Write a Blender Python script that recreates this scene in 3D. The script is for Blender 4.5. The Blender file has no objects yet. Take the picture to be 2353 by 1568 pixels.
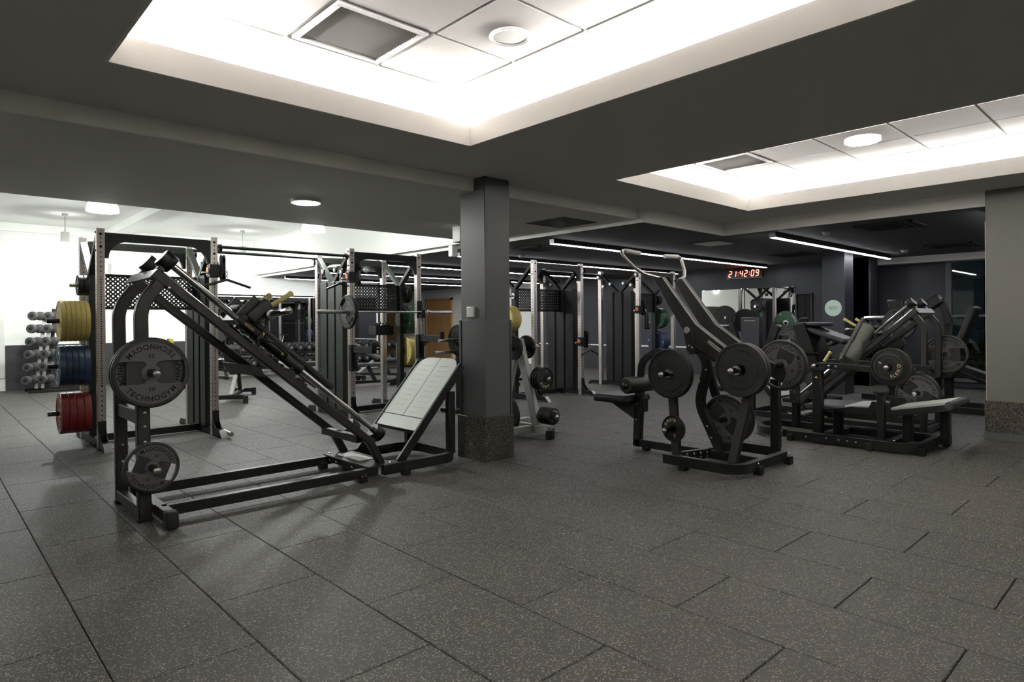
import bpy, bmesh, math, random
from mathutils import Vector, Matrix
random.seed(7)
S = bpy.context.scene
C = S.collection
PI = math.pi
R = math.radians
# ------------------------------------------------------------------ camera
cd = bpy.data.cameras.new('camera'); cam = bpy.data.objects.new('camera', cd); C.objects.link(cam)
cd.sensor_width = 36.0; cd.sensor_fit = 'HORIZONTAL'
cd.lens = 36.0 * 1472.0 / 2353.0
cd.shift_y = -43.5 / 2353.0
cd.clip_start = 0.05; cd.clip_end = 200
yaw = R(47.04); roll = R(-0.488)
F_ = Vector((math.cos(yaw), math.sin(yaw), 0)); R_ = Vector((math.sin(yaw), -math.cos(yaw), 0)); U_ = Vector((0, 0, 1))
A_ = R_ * math.cos(roll) + U_ * math.sin(roll); B_ = U_ * math.cos(roll) - R_ * math.sin(roll)
cam.matrix_world = Matrix(((A_.x, B_.x, -F_.x, 0), (A_.y, B_.y, -F_.y, 0), (A_.z, B_.z, -F_.z, 1.28), (0, 0, 0, 1)))
S.camera = cam
# ------------------------------------------------------------------ world, exposure
w = bpy.data.worlds.new('night'); S.world = w; w.use_nodes = True
w.node_tree.nodes['Background'].inputs[0].default_value = (0.004, 0.006, 0.008, 1)
w.node_tree.nodes['Background'].inputs[1].default_value = 1.0
S.view_settings.view_transform = 'Standard'; S.view_settings.look = 'None'
S.view_settings.exposure = 0.15; S.view_settings.gamma = 1.0; S.view_settings.use_curve_mapping = False
# light levels (W/m2-like emission strengths of its lamps and of an added coffer)
COVE = 300.0       # hidden LED strips of the ceiling coffers
LINEAR = 30.0      # linear ceiling luminaires
DISC = 60.0        # round ceiling luminaires
PEND = 150.0       # watts of each pendant bulb
# ------------------------------------------------------------------ materials
MATS = {}
def mat(name, col, rough=0.5, metal=0.0, spec=0.5, emit=None, es=0.0, noise=0.0, nscale=40.0, bump=0.0, bscale=300.0, bdist=0.001):
    m = bpy.data.materials.new(name); m.use_nodes = True; MATS[name] = m
    nt = m.node_tree; b = nt.nodes['Principled BSDF']
    b.inputs['Base Color'].default_value = (*col, 1); b.inputs['Roughness'].default_value = rough
    b.inputs['Metallic'].default_value = metal; b.inputs['Specular IOR Level'].default_value = spec
    if emit:
        b.inputs['Emission Color'].default_value = (*emit, 1); b.inputs['Emission Strength'].default_value = es
    if noise or bump:
        g = nt.nodes.new('ShaderNodeNewGeometry')
    if noise:
        n = nt.nodes.new('ShaderNodeTexNoise'); n.inputs['Scale'].default_value = nscale; n.inputs['Detail'].default_value = 4
        nt.links.new(g.outputs['Position'], n.inputs['Vector'])
        mx = nt.nodes.new('ShaderNodeMix'); mx.data_type = 'RGBA'
        mx.inputs['A'].default_value = (*[c * (1 - noise) for c in col], 1); mx.inputs['B'].default_value = (*[min(1, c * (1 + noise)) for c in col], 1)
        nt.links.new(n.outputs['Fac'], mx.inputs['Factor']); nt.links.new(mx.outputs['Result'], b.inputs['Base Color'])
    if bump:
        n2 = nt.nodes.new('ShaderNodeTexNoise'); n2.inputs['Scale'].default_value = bscale; n2.inputs['Detail'].default_value = 2
        nt.links.new(g.outputs['Position'], n2.inputs['Vector'])
        bp = nt.nodes.new('ShaderNodeBump'); bp.inputs['Strength'].default_value = bump; bp.inputs['Distance'].default_value = bdist
        nt.links.new(n2.outputs['Fac'], bp.inputs['Height']); nt.links.new(bp.outputs['Normal'], b.inputs['Normal'])
    return m
def speckle(name, base, fleck, scale, cover, rough, patch=0.25, tint=None):
    m = bpy.data.materials.new(name); m.use_nodes = True; MATS[name] = m
    nt = m.node_tree; N = nt.nodes; L = nt.links; b = N['Principled BSDF']
    g = N.new('ShaderNodeNewGeometry')
    v = N.new('ShaderNodeTexVoronoi'); v.inputs['Scale'].default_value = scale
    L.new(g.outputs['Position'], v.inputs['Vector'])
    sep = N.new('ShaderNodeSeparateColor'); L.new(v.outputs['Color'], sep.inputs['Color'])
    rmp = N.new('ShaderNodeMath'); rmp.operation = 'LESS_THAN'; rmp.inputs[1].default_value = cover; L.new(sep.outputs['Red'], rmp.inputs[0])
    near = N.new('ShaderNodeMath'); near.operation = 'LESS_THAN'; near.inputs[1].default_value = 0.52; L.new(v.outputs['Distance'], near.inputs[0])
    fac = N.new('ShaderNodeMath'); fac.operation = 'MULTIPLY'; L.new(rmp.outputs[0], fac.inputs[0]); L.new(near.outputs[0], fac.inputs[1])
    fc = N.new('ShaderNodeMix'); fc.data_type = 'RGBA'; fc.inputs['A'].default_value = (*[c * 0.45 for c in fleck], 1); fc.inputs['B'].default_value = (*fleck, 1)
    L.new(sep.outputs['Green'], fc.inputs['Factor'])
    n = N.new('ShaderNodeTexNoise'); n.inputs['Scale'].default_value = 1.7; n.inputs['Detail'].default_value = 5; L.new(g.outputs['Position'], n.inputs['Vector'])
    bc = N.new('ShaderNodeMix'); bc.data_type = 'RGBA'; bc.inputs['A'].default_value = (*[c * (1 - patch) for c in base], 1); bc.inputs['B'].default_value = (*[c * (1 + patch) for c in base], 1)
    L.new(n.outputs['Fac'], bc.inputs['Factor'])
    oi = N.new('ShaderNodeObjectInfo'); mr = N.new('ShaderNodeMapRange'); mr.inputs['To Min'].default_value = 0.93; mr.inputs['To Max'].default_value = 1.07
    L.new(oi.outputs['Random'], mr.inputs['Value'])
    mul = N.new('ShaderNodeMix'); mul.data_type = 'RGBA'; mul.blend_type = 'MULTIPLY'; mul.inputs['Factor'].default_value = 1.0
    L.new(bc.outputs['Result'], mul.inputs['A']); L.new(mr.outputs['Result'], mul.inputs['B'])
    mx = N.new('ShaderNodeMix'); mx.data_type = 'RGBA'; L.new(fac.outputs[0], mx.inputs['Factor']); L.new(mul.outputs['Result'], mx.inputs['A']); L.new(fc.outputs['Result'], mx.inputs['B'])
    L.new(mx.outputs['Result'], b.inputs['Base Color']); b.inputs['Roughness'].default_value = rough; b.inputs['Specular IOR Level'].default_value = 0.35
    bp = N.new('ShaderNodeBump'); bp.inputs['Strength'].default_value = 0.35; bp.inputs['Distance'].default_value = 0.0015
    L.new(v.outputs['Distance'], bp.inputs['Height']); L.new(bp.outputs['Normal'], b.inputs['Normal'])
    return m
speckle('rubber', (0.046, 0.0455, 0.043), (0.42, 0.38, 0.33), 170.0, 0.24, 0.60)
speckle('terrazzo', (0.022, 0.020, 0.018), (0.26, 0.22, 0.17), 165.0, 0.34, 0.5, 0.2)
mat('rubber_joint', (0.012, 0.012, 0.012), 0.9)
mat('ceil_grey', (0.74, 0.725, 0.69), 0.75, noise=0.04, nscale=3)
mat('ceil_dark', (0.085, 0.085, 0.086), 0.8, noise=0.05, nscale=3)
mat('white', (0.78, 0.77, 0.75), 0.6)
mat('lip_white', (0.90, 0.87, 0.84), 0.6)
mat('beam_white', (0.93, 0.90, 0.86), 0.6)
mat('void_white', (0.80, 0.80, 0.78), 0.7, noise=0.015, nscale=2)
mat('tile_white', (0.70, 0.675, 0.645), 0.8, bump=0.2, bscale=500)
mat('dado', (0.028, 0.028, 0.031), 0.6, noise=0.12, nscale=9)
mat('navy', (0.026, 0.027, 0.034), 0.5, spec=0.4, noise=0.15, nscale=4)
mat('col_paint', (0.085, 0.086, 0.086), 0.42, spec=0.4, noise=0.05, nscale=6, bump=0.12, bscale=220)
mat('col_panel', (0.090, 0.095, 0.100), 0.4, spec=0.4, noise=0.05, nscale=5)
mat('grey_paint', (0.17, 0.165, 0.155), 0.5, noise=0.05, nscale=6, bump=0.12, bscale=220)
mat('black', (0.0065, 0.0065, 0.0065), 0.42, spec=0.28, bump=0.08, bscale=900)
mat('black_gloss', (0.006, 0.006, 0.006), 0.25, spec=0.4)
mat('black_matt', (0.008, 0.008, 0.008), 0.6, spec=0.25)
mat('charcoal', (0.0125, 0.0112, 0.0105), 0.45, spec=0.30, bump=0.08, bscale=900)
mat('hole', (0.004, 0.004, 0.004), 0.9)
mat('rack_green', (0.026, 0.031, 0.025), 0.42, spec=0.35)
mat('rack_black', (0.0075, 0.0080, 0.0085), 0.45, spec=0.28)
mat('rack_steel', (0.52, 0.47, 0.44), 0.38, 0.85, noise=0.12, nscale=25)
mat('chrome', (0.72, 0.71, 0.70), 0.16, 1.0)
mat('steel', (0.55, 0.54, 0.52), 0.3, 1.0)
mat('bolt', (0.75, 0.74, 0.72), 0.2, 1.0)
mat('pale_steel', (0.42, 0.43, 0.41), 0.45, 0.2)
mat('vinyl', (0.009, 0.0095, 0.009), 0.5, spec=0.35, bump=0.15, bscale=700)
mat('vinyl_grey', (0.030, 0.032, 0.033), 0.5, spec=0.4, bump=0.1, bscale=700)
mat('foam_grey', (0.045, 0.048, 0.043), 0.6, bump=0.2, bscale=400)
mat('plate_rubber', (0.0095, 0.0095, 0.0092), 0.55, spec=0.3, bump=0.15, bscale=600)
mat('plate_tg', (0.072, 0.072, 0.072), 0.5, spec=0.3)
mat('plate_tg_dark', (0.019, 0.0185, 0.019), 0.5, spec=0.3)
mat('letter_black', (0.002, 0.002, 0.002), 0.5, spec=0.2)
mat('letter_white', (0.80, 0.78, 0.74), 0.5)
mat('letter_gold', (0.80, 0.68, 0.48), 0.5)
mat('yellow_plate', (0.50, 0.40, 0.12), 0.5, noise=0.12, nscale=30)
mat('blue_plate', (0.016, 0.036, 0.085), 0.42, noise=0.1, nscale=30)
mat('red_plate', (0.16, 0.014, 0.013), 0.45, noise=0.1, nscale=30)
mat('green_plate', (0.012, 0.060, 0.026), 0.45, noise=0.1, nscale=30)
mat('yellow_grip', (0.80, 0.68, 0.27), 0.5)
mat('foot_white', (0.62, 0.66, 0.62), 0.45)
mat('wood', (0.60, 0.33, 0.13), 0.5, noise=0.12, nscale=5)
mat('orange', (0.85, 0.22, 0.05), 0.5)
mat('warn_yellow', (0.85, 0.68, 0.05), 0.5)
mat('white_plastic', (0.74, 0.73, 0.70), 0.45)
mat('sign_green', (0.50, 0.62, 0.52), 0.5)
mat('mirror', (0.86, 0.88, 0.87), 0.015, 1.0)
mat('led', (0.9, 0.9, 0.9), 0.5, emit=(1.0, 0.965, 0.92), es=COVE)
mat('linear', (0.9, 0.9, 0.9), 0.5, emit=(0.95, 0.96, 1.0), es=LINEAR)
mat('disc_lit', (0.9, 0.9, 0.9), 0.5, emit=(0.96, 1.0, 0.93), es=DISC)
mat('shade_lit', (0.9, 0.9, 0.9), 0.4, emit=(0.98, 1.0, 0.98), es=4.0)
mat('red_led', (0.2, 0.0, 0.0), 0.5, emit=(1.0, 0.10, 0.07), es=9.0)
mat('exit_green', (0.02, 0.3, 0.1), 0.5, emit=(0.05, 0.8, 0.3), es=1.2)
mat('street_lamp', (0.9, 0.9, 0.8), 0.5, emit=(0.95, 1.0, 0.75), es=25.0)
mat('vent_metal', (0.50, 0.49, 0.47), 0.45)
mat('vent_dark', (0.05, 0.05, 0.05), 0.7)
mat('leaf', (0.05, 0.09, 0.015), 0.6)
mat('asphalt', (0.02, 0.02, 0.02), 0.9)
mat('prism_clear', (0.55, 0.56, 0.52), 0.35)
def glassmat():
    m = bpy.data.materials.new('window_glass'); m.use_nodes = True; MATS['glass'] = m
    nt = m.node_tree; nt.nodes.remove(nt.nodes['Principled BSDF'])
    o = nt.nodes['Material Output']; t = nt.nodes.new('ShaderNodeBsdfTransparent'); gl = nt.nodes.new('ShaderNodeBsdfGlossy')
    gl.inputs['Roughness'].default_value = 0.02; t.inputs['Color'].default_value = (0.80, 0.86, 0.84, 1)
    fr = nt.nodes.new('ShaderNodeFresnel'); fr.inputs['IOR'].default_value = 1.55; mx = nt.nodes.new('ShaderNodeMixShader')
    nt.links.new(fr.outputs[0], mx.inputs[0]); nt.links.new(t.outputs[0], mx.inputs[1]); nt.links.new(gl.outputs[0], mx.inputs[2]); nt.links.new(mx.outputs[0], o.inputs['Surface'])
glassmat()
# wood grain
def woodmat():
    m = MATS['wood']; nt = m.node_tree; b = nt.nodes['Principled BSDF']
    g = nt.nodes.new('ShaderNodeNewGeometry'); mp = nt.nodes.new('ShaderNodeMapping'); mp.inputs['Scale'].default_value = (14, 14, 0.8)
    n = nt.nodes.new('ShaderNodeTexNoise'); n.inputs['Scale'].default_value = 3; n.inputs['Detail'].default_value = 6
    nt.links.new(g.outputs['Position'], mp.inputs['Vector']); nt.links.new(mp.outputs['Vector'], n.inputs['Vector'])
    mx = nt.nodes.new('ShaderNodeMix'); mx.data_type = 'RGBA'; mx.inputs['A'].default_value = (0.48, 0.25, 0.09, 1); mx.inputs['B'].default_value = (0.72, 0.42, 0.18, 1)
    nt.links.new(n.outputs['Fac'], mx.inputs['Factor']); nt.links.new(mx.outputs['Result'], b.inputs['Base Color'])
woodmat()
# ------------------------------------------------------------------ mesh helpers
def V(p): return Vector(p)
def fillet(pts, r, n=5, closed=False):
    pts = [V(p) for p in pts]; out = []; N = len(pts)
    for i, p in enumerate(pts):
        if not closed and i in (0, N - 1): out.append(p); continue
        a = pts[(i - 1) % N]; c = pts[(i + 1) % N]
        u = (a - p); v = (c - p); lu = u.length; lv = v.length; u.normalize(); v.normalize()
        ang = u.angle(v)
        if ang > PI - 0.02: out.append(p); continue
        d = min(r / math.tan(ang / 2), lu * 0.49, lv * 0.49); rr = d * math.tan(ang / 2)
        cen = p + (u + v).normalized() * (rr / math.sin(ang / 2))
        s = p + u * d - cen; e = p + v * d - cen; th = s.angle(e)
        for k in range(n + 1):
            t = k / n
            out.append(cen + (s * math.sin((1 - t) * th) + e * math.sin(t * th)) / math.sin(th) if th > 1e-4 else p)
    return out
class MB:
    def __init__(s): s.v = []; s.f = []
    def add(s, vs, fs):
        o = len(s.v); s.v += [tuple(p) for p in vs]; s.f += [tuple(i + o for i in f) for f in fs]; return s
    def box(s, x0, x1, y0, y1, z0, z1):
        vs = [(x, y, z) for x in (x0, x1) for y in (y0, y1) for z in (z0, z1)]
        return s.add(vs, [(0, 1, 3, 2), (4, 6, 7, 5), (0, 4, 5, 1), (2, 3, 7, 6), (0, 2, 6, 4), (1, 5, 7, 3)])
    def sweep(s, pts, w, h, n=(0, 0, 1), closed=False):
        pts = [V(p) for p in pts]; n = V(n).normalized(); N = len(pts); ring = []
        for i in range(N):
            a = pts[i - 1] if (i > 0 or closed) else None; c = pts[(i + 1) % N] if (i < N - 1 or closed) else None
            t1 = (pts[i] - a).normalized() if a is not None else None; t2 = (c - pts[i]).normalized() if c is not None else None
            t = (t1 + t2).normalized() if (t1 is not None and t2 is not None) else (t1 if t1 is not None else t2)
            sd = t.cross(n)
            if sd.length < 1e-4: sd = t.cross(V((1, 0, 0)))
            sd.normalize(); nn = sd.cross(t).normalized()
            k = 1.0
            if t1 is not None and t2 is not None:
                k = 1.0 / max(0.35, math.cos(t1.angle(t2) / 2)); 
                inpl = abs((t2 - t1).normalized().dot(sd)) if (t2 - t1).length > 1e-5 else 0
            else: inpl = 1
            ks = k if inpl > 0.5 else 1.0; kn = k if inpl <= 0.5 else 1.0
            ring.append([pts[i] + sd * (a_ * w / 2 * ks) + nn * (b_ * h / 2 * kn) for a_, b_ in ((-1, -1), (1, -1), (1, 1), (-1, 1))])
        vs = [p for r in ring for p in r]; fs = []
        M = N if closed else N - 1
        for i in range(M):
            j = (i + 1) % N
            for k in range(4): fs.append((i * 4 + k, i * 4 + (k + 1) % 4, j * 4 + (k + 1) % 4, j * 4 + k))
        if not closed: fs += [(3, 2, 1, 0), ((N - 1) * 4, (N - 1) * 4 + 1, (N - 1) * 4 + 2, (N - 1) * 4 + 3)]
        return s.add(vs, fs)
    def beam(s, p0, p1, w, h, n=(0, 0, 1)): return s.sweep([p0, p1], w, h, n)
    def tube(s, pts, r, seg=12, closed=False):
        pts = [V(p) for p in pts]; N = len(pts); vs = []; fs = []; prev = None
        rs = r if isinstance(r, (list, tuple)) else [r] * N
        for i in range(N):
            a = pts[i - 1] if (i > 0 or closed) else pts[i]; c = pts[(i + 1) % N] if (i < N - 1 or closed) else pts[i]
            t = (c - a).normalized()
            if prev is None:
                u = t.cross(V((0, 0, 1)))
                if u.length < 1e-3: u = t.cross(V((1, 0, 0)))
            else: u = prev - t * prev.dot(t)
            u.normalize(); prev = u; q = t.cross(u)
            for k in range(seg):
                an = 2 * PI * k / seg; vs.append(pts[i] + (u * math.cos(an) + q * math.sin(an)) * rs[i])
        M = N if closed else N - 1
        for i in range(M):
            j = (i + 1) % N
            for k in range(seg): fs.append((i * seg + k, i * seg + (k + 1) % seg, j * seg + (k + 1) % seg, j * seg + k))
        if not closed: fs += [tuple(reversed(range(seg))), tuple(range((N - 1) * seg, N * seg))]
        return s.add(vs, fs)
    def cyl(s, p0, p1, r, seg=16, r2=None): return s.tube([p0, p1], [r, r if r2 is None else r2], seg)
    def lathe(s, prof, c=(0, 0, 0), axis=(0, 1, 0), seg=32, closed=False):
        ax = V(axis).normalized(); u = ax.cross(V((0, 0, 1)))
        if u.length < 1e-3: u = V((1, 0, 0))
        u.normalize(); q = ax.cross(u); c = V(c); vs = []; fs = []; n = len(prof)
        for (r, h) in prof:
            for k in range(seg):
                an = 2 * PI * k / seg; vs.append(c + ax * h + (u * math.cos(an) + q * math.sin(an)) * max(r, 1e-4))
        for i in range(n if closed else n - 1):
            j = (i + 1) % n
            for k in range(seg): fs.append((i * seg + k, i * seg + (k + 1) % seg, j * seg + (k + 1) % seg, j * seg + k))
        if not closed:
            fs += [tuple(reversed(range(seg))), tuple(range((n - 1) * seg, n * seg))]
        return s.add(vs, fs)
    def prism(s, poly, axis, d0, d1):
        def P(a, b, d): return {'x': (d, a, b), 'y': (a, d, b), 'z': (a, b, d)}[axis]
        n = len(poly); vs = [P(a, b, d0) for a, b in poly] + [P(a, b, d1) for a, b in poly]
        fs = [tuple(range(n)), tuple(reversed(range(n, 2 * n)))] + [(i, (i + 1) % n, n + (i + 1) % n, n + i) for i in range(n)]
        return s.add(vs, fs)
    def disc(s, c, r, nrm, seg=8, th=0.001):
        n = V(nrm).normalized(); c = V(c); return s.cyl(c, c + n * th, r, seg)
    def sphere(s, c, r, seg=12, rings=7, sc=(1, 1, 1)):
        prof = [(r * math.sin(PI * i / rings), -r * math.cos(PI * i / rings)) for i in range(rings + 1)]
        o = len(s.v); s.lathe(prof, (0, 0, 0), (0, 0, 1), seg)
        for i in range(o, len(s.v)): p = s.v[i]; s.v[i] = (c[0] + p[0] * sc[0], c[1] + p[1] * sc[1], c[2] + p[2] * sc[2])
        return s
    def xf(s, M):
        s.v = [tuple(M @ V(p)) for p in s.v]; return s
    def build(s, name, m, parent=None, bev=0.0, seg=1, smooth=35, kind=None):
        me = bpy.data.meshes.new(name); vs = s.v
        if parent is not None:
            off = V((0, 0, 0)); q = parent
            while q is not None: off += q.location; q = q.parent
            loc = V((0, 0, 0))
        else:
            xs = [p[0] for p in vs]; ys = [p[1] for p in vs]; zs = [p[2] for p in vs]
            off = V(((min(xs) + max(xs)) / 2, (min(ys) + max(ys)) / 2, min(zs))); loc = off
        me.from_pydata([(p[0] - off.x, p[1] - off.y, p[2] - off.z) for p in vs], [], s.f)
        bm = bmesh.new(); bm.from_mesh(me); bmesh.ops.recalc_face_normals(bm, faces=bm.faces); bm.to_mesh(me); bm.free()
        if smooth:
            me.polygons.foreach_set('use_smooth', [True] * len(me.polygons)); me.set_sharp_from_angle(angle=R(smooth))
        me.materials.append(MATS[m]); o = bpy.data.objects.new(name, me); C.objects.link(o)
        o.location = loc
        if parent is not None: o.parent = parent
        if bev:
            md = o.modifiers.new('bevel', 'BEVEL'); md.width = bev; md.segments = seg; md.limit_method = 'ANGLE'; md.angle_limit = R(40)
        if kind is None and name in ('hole_discs', 'bolt', 'grip_ribs', 'lettering', 'clip', 'chain', 'digits', 'screw', 'warning_print', 'logo_text', 'notice_text', 'shroud_text'): kind = 'stuff'
        if kind: o['kind'] = kind
        return o
def tag(o, label, cat, group=None):
    o['label'] = label; o['category'] = cat
    if group: o['group'] = group
    return o
def thing(name, label, cat, loc=(0, 0, 0), group=None):
    o = bpy.data.objects.new(name, None); C.objects.link(o); o.location = loc; o.empty_display_size = 0.1
    return tag(o, label, cat, group)
def kids(o): return [c for c in bpy.data.objects if c.parent == o]
TREE = {}
def copy_tree(o, parent=None):
    c = o.copy(); C.objects.link(c); c.parent = parent
    for ch in TREE.setdefault(o.name, kids(o)): copy_tree(ch, c)
    return c
def place(proto, used, loc, rz=0.0, ry=0.0, label=None, group=None, sc=None):
    o = proto if not used else copy_tree(proto)
    o.location = loc; o.rotation_euler = (0, ry, rz)
    if sc: o.scale = sc
    if label: o['label'] = label
    if group: o['group'] = group
    return o
def box(*a): return MB().box(*a)
# glyphs -------------------------------------------------------------
GL = {}
def glyph(ch):
    if ch in GL: return GL[ch]
    cu = bpy.data.curves.new('glyph', 'FONT'); cu.body = ch; cu.size = 1.0; cu.offset = 0.018
    ob = bpy.data.objects.new('glyph', cu); C.objects.link(ob)
    dg = bpy.context.evaluated_depsgraph_get(); me = bpy.data.meshes.new_from_object(ob.evaluated_get(dg))
    vs = [tuple(v.co) for v in me.vertices]; fs = [tuple(p.vertices) for p in me.polygons]
    wd = (max(v[0] for v in vs) if vs else 0.3)
    bpy.data.objects.remove(ob); bpy.data.curves.remove(cu); bpy.data.meshes.remove(me)
    GL[ch] = (vs, fs, wd); return GL[ch]
def text_flat(mb, txt, c, ux, uy, size, lift=0.0008, center=True):
    """text in the plane spanned by ux (reading direction) and uy (up)"""
    ux = V(ux).normalized(); uy = V(uy).normalized(); n = ux.cross(uy); x = 0; parts = []
    for ch in txt:
        if ch == ' ': x += 0.35; continue
        vs, fs, wd = glyph(ch); parts.append((x, vs, fs)); x += wd + 0.12
    W = x - 0.12; x0 = -W / 2 if center else 0
    for gx, vs, fs in parts:
        mb.add([V(c) + ux * ((x0 + gx + p[0]) * size) + uy * (p[1] * size) + n * lift for p in vs], fs)
    return mb
def text_arc(mb, txt, c, ux, uy, rad, mid, size, flip=False, lift=0.0008, space=0.14):
    """letters on a circle; mid = angle of the middle of the word; flip: tops point to the centre"""
    ux = V(ux).normalized(); uy = V(uy).normalized(); n = ux.cross(uy); c = V(c)
    ws = [glyph(ch)[2] if ch != ' ' else 0.3 for ch in txt]; tot = sum(ws) + space * (len(txt) - 1); pos = 0
    for ch, wd in zip(txt, ws):
        mc = (pos + wd / 2 - tot / 2) * size; a = mid + (mc / rad if flip else -mc / rad); pos += wd + space
        if ch == ' ': continue
        er = ux * math.cos(a) + uy * math.sin(a); et = ux * -math.sin(a) + uy * math.cos(a)
        if flip: gx, gy, base = et, -er, rad + size * 0.35
        else: gx, gy, base = -et, er, rad - size * 0.35
        vs, fs, _ = glyph(ch)
        mb.add([c + er * base + gx * ((p[0] - wd / 2) * size) + gy * (p[1] * size) + n * lift for p in vs], fs)
    return mb
def bolts(mb, pts, nrm, r=0.011):
    n = V(nrm).normalized()
    for p in pts:
        p = V(p); mb.lathe([(r, 0), (r, r * 0.35), (r * 0.75, r * 0.75), (r * 0.3, r * 0.9)], p, n, 10)
    return mb
# ================================================================== the setting
def struct(name, mb, m, parent=None, bev=0.0, **k):
    o = mb.build(name, m, parent, bev, **k)
    if parent is None: o['kind'] = 'structure'
    return o
# ---- floor: rubber tiles laid in half bond, each with its own recessed joints
floor = struct('floor', box(-6, 14.2, -6, 23.5, -0.08, -0.010), 'rubber_joint')
TW, TL = 0.4913, 0.985
def tile_mesh():
    w, l, c, g = TW / 2 - 0.0022, TL / 2 - 0.0022, 0.0035, 0.0
    vs = [(-w, -l, -0.010), (w, -l, -0.010), (w, l, -0.010), (-w, l, -0.010), (-w, -l, -c), (w, -l, -c), (w, l, -c), (-w, l, -c),
          (-w + c, -l + c, 0), (w - c, -l + c, 0), (w - c, l - c, 0), (-w + c, l - c, 0)]
    fs = [(8, 9, 10, 11)] + [(a, (a + 1) % 4, 4 + (a + 1) % 4, 4 + a) for a in range(4)] + [(4 + a, 4 + (a + 1) % 4, 8 + (a + 1) % 4, 8 + a) for a in range(4)]
    return vs, fs
tv, tf = tile_mesh()
tme = bpy.data.meshes.new('tile'); tme.from_pydata(tv, [], tf); tme.materials.append(MATS['rubber'])
cells = []
for i in range(-13, 28):
    x = 0.513 + TW * (i + 0.5); off = 0.622 if i % 2 == 0 else 0.128
    for j in range(-7, 24):
        y = off + TL * (j + 0.5)
        if x < -5.7 or x > 14.0 or y < -5.5 or y > 23: continue
        cells.append((x, y))
def inview(x, y):
    d = Vector((x, y, -1.28)); z = d.dot(F_)
    if z < 0.5: return None
    px = 1176 + 1472 * d.dot(A_) / z; py = 740 - 1472 * d.dot(B_) / z
    return (z, px, py)
vis = []; rest = []
for c in cells:
    q = inview(*c)
    if q and -250 < q[1] < 2600 and q[2] < 1850: vis.append((q[0], c))
    else: rest.append(c)
vis.sort(); near = [c for _, c in vis[:300]]; rest += [c for _, c in vis[300:]]
for (x, y) in near:
    o = bpy.data.objects.new('tile', tme); C.objects.link(o); o.parent = floor
    o.location = (x - floor.location.x, y - floor.location.y, -floor.location.z)
mb = MB()
for (x, y) in rest: mb.add([(p[0] + x, p[1] + y, p[2]) for p in tv], tf)
mb.build('tile_field', 'rubber', floor, smooth=0, kind='stuff')
# ---- ceilings
ZC, ZL1, ZL2, ZU, ZLIP = 2.625, 2.508, 2.463, 2.89, 2.78
COF = [(-3.40, -1.06), (0.727, 3.097), (4.883, 7.505)]; CY0, CY1 = -1.5, 3.78  # first coffer is added, unseen behind the viewer, to give more light
mb = MB(); xs = [-6.0]
for a, b in COF: xs += [a - 0.018, b + 0.018]
xs.append(8.28)
for i in range(len(xs) - 1):
    if i % 2 == 1:
        mb.box(xs[i], xs[i + 1], -6, CY0 - 0.018, ZC, ZC + 0.03); mb.box(xs[i], xs[i + 1], CY1 + 0.018, 4.52, ZC, ZC + 0.03)
    else: mb.box(xs[i], xs[i + 1], -6, 4.52, ZC, ZC + 0.03)
mb.box(-6, 6.38, 4.52, 4.62, ZC, ZC + 0.03)
ceil = struct('ceiling', mb, 'ceil_grey', smooth=0)
def tile_grid(parent, lx, ly, x0, x1, y0, y1, skip):
    """suspended tiles, each a piece of its own, with the bars of the grid recessed between them"""
    ex = [x0] + [x for x in sorted(lx) if x0 + 0.05 < x < x1 - 0.05] + [x1]; ey = [y0] + [y for y in sorted(ly) if y0 + 0.05 < y < y1 - 0.05] + [y1]
    cache = {}
    for i in range(len(ex) - 1):
        for j in range(len(ey) - 1):
            xc, yc = (ex[i] + ex[i + 1]) / 2, (ey[j] + ey[j + 1]) / 2
            if any(abs(xc - sx) < 0.2 and abs(yc - sy) < 0.2 for sx, sy in skip): continue
            w, l = ex[i + 1] - ex[i], ey[j + 1] - ey[j]; k = (round(w, 3), round(l, 3))
            if k not in cache:
                m = MB(); a, b2 = w / 2 - 0.011, l / 2 - 0.011
                m.box(-a, a, -b2, b2, 0, 0.016)
                o = m.build('ceiling_tile', 'tile_white', None, 0.003); cache[k] = o; me = o.data; bpy.data.objects.remove(o); cache[k] = me
            o = bpy.data.objects.new('ceiling_tile', cache[k]); C.objects.link(o); o.parent = parent
            o.location = (xc - parent.location.x, yc - parent.location.y, ZU - parent.location.z)
def slat_vent(name, label, x0, x1, y0, y1, z, n=17, along='x', m='vent_metal'):
    t = thing(name, label, 'vent', ((x0 + x1) / 2, (y0 + y1) / 2, z))
    f = MB(); e = 0.035
    f.box(x0, x1, y0, y0 + e, z, z + 0.02).box(x0, x1, y1 - e, y1, z, z + 0.02).box(x0, x0 + e, y0 + e, y1 - e, z, z + 0.02).box(x1 - e, x1, y0 + e, y1 - e, z, z + 0.02)
    f.build('frame', m, t, 0.003)
    box(x0 + e, x1 - e, y0 + e, y1 - e, z + 0.05, z + 0.055).build('backing', 'vent_dark', t)
    for k in range(n):
        s = MB()
        if along == 'x':
            y = y0 + e + (y1 - y0 - 2 * e) * (k + 0.5) / n
            s.sweep([(x0 + e, y, z + 0.016), (x1 - e, y, z + 0.016)], 0.022, 0.003, (0, 0.75, 0.66))
        else:
            x = x0 + e + (x1 - x0 - 2 * e) * (k + 0.5) / n
            s.sweep([(x, y0 + e, z + 0.016), (x, y1 - e, z + 0.016)], 0.022, 0.003, (0.75, 0, 0.66))
        s.build('slat', m, t)
    return t
GX = [[2.717 + 0.592 * k for k in range(-20, 12)], [2.717 + 0.592 * k for k in range(-20, 12)], [6.446 + 0.594 * k for k in range(-12, 6)]]
GY = [[3.483 - 0.585 * k for k in range(0, 12)], [3.483 - 0.585 * k for k in range(0, 12)], [3.533 - 0.597 * k for k in range(0, 12)]]
SK = [[], [(1.83, 3.19)], [(6.15, 3.235)]]
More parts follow.
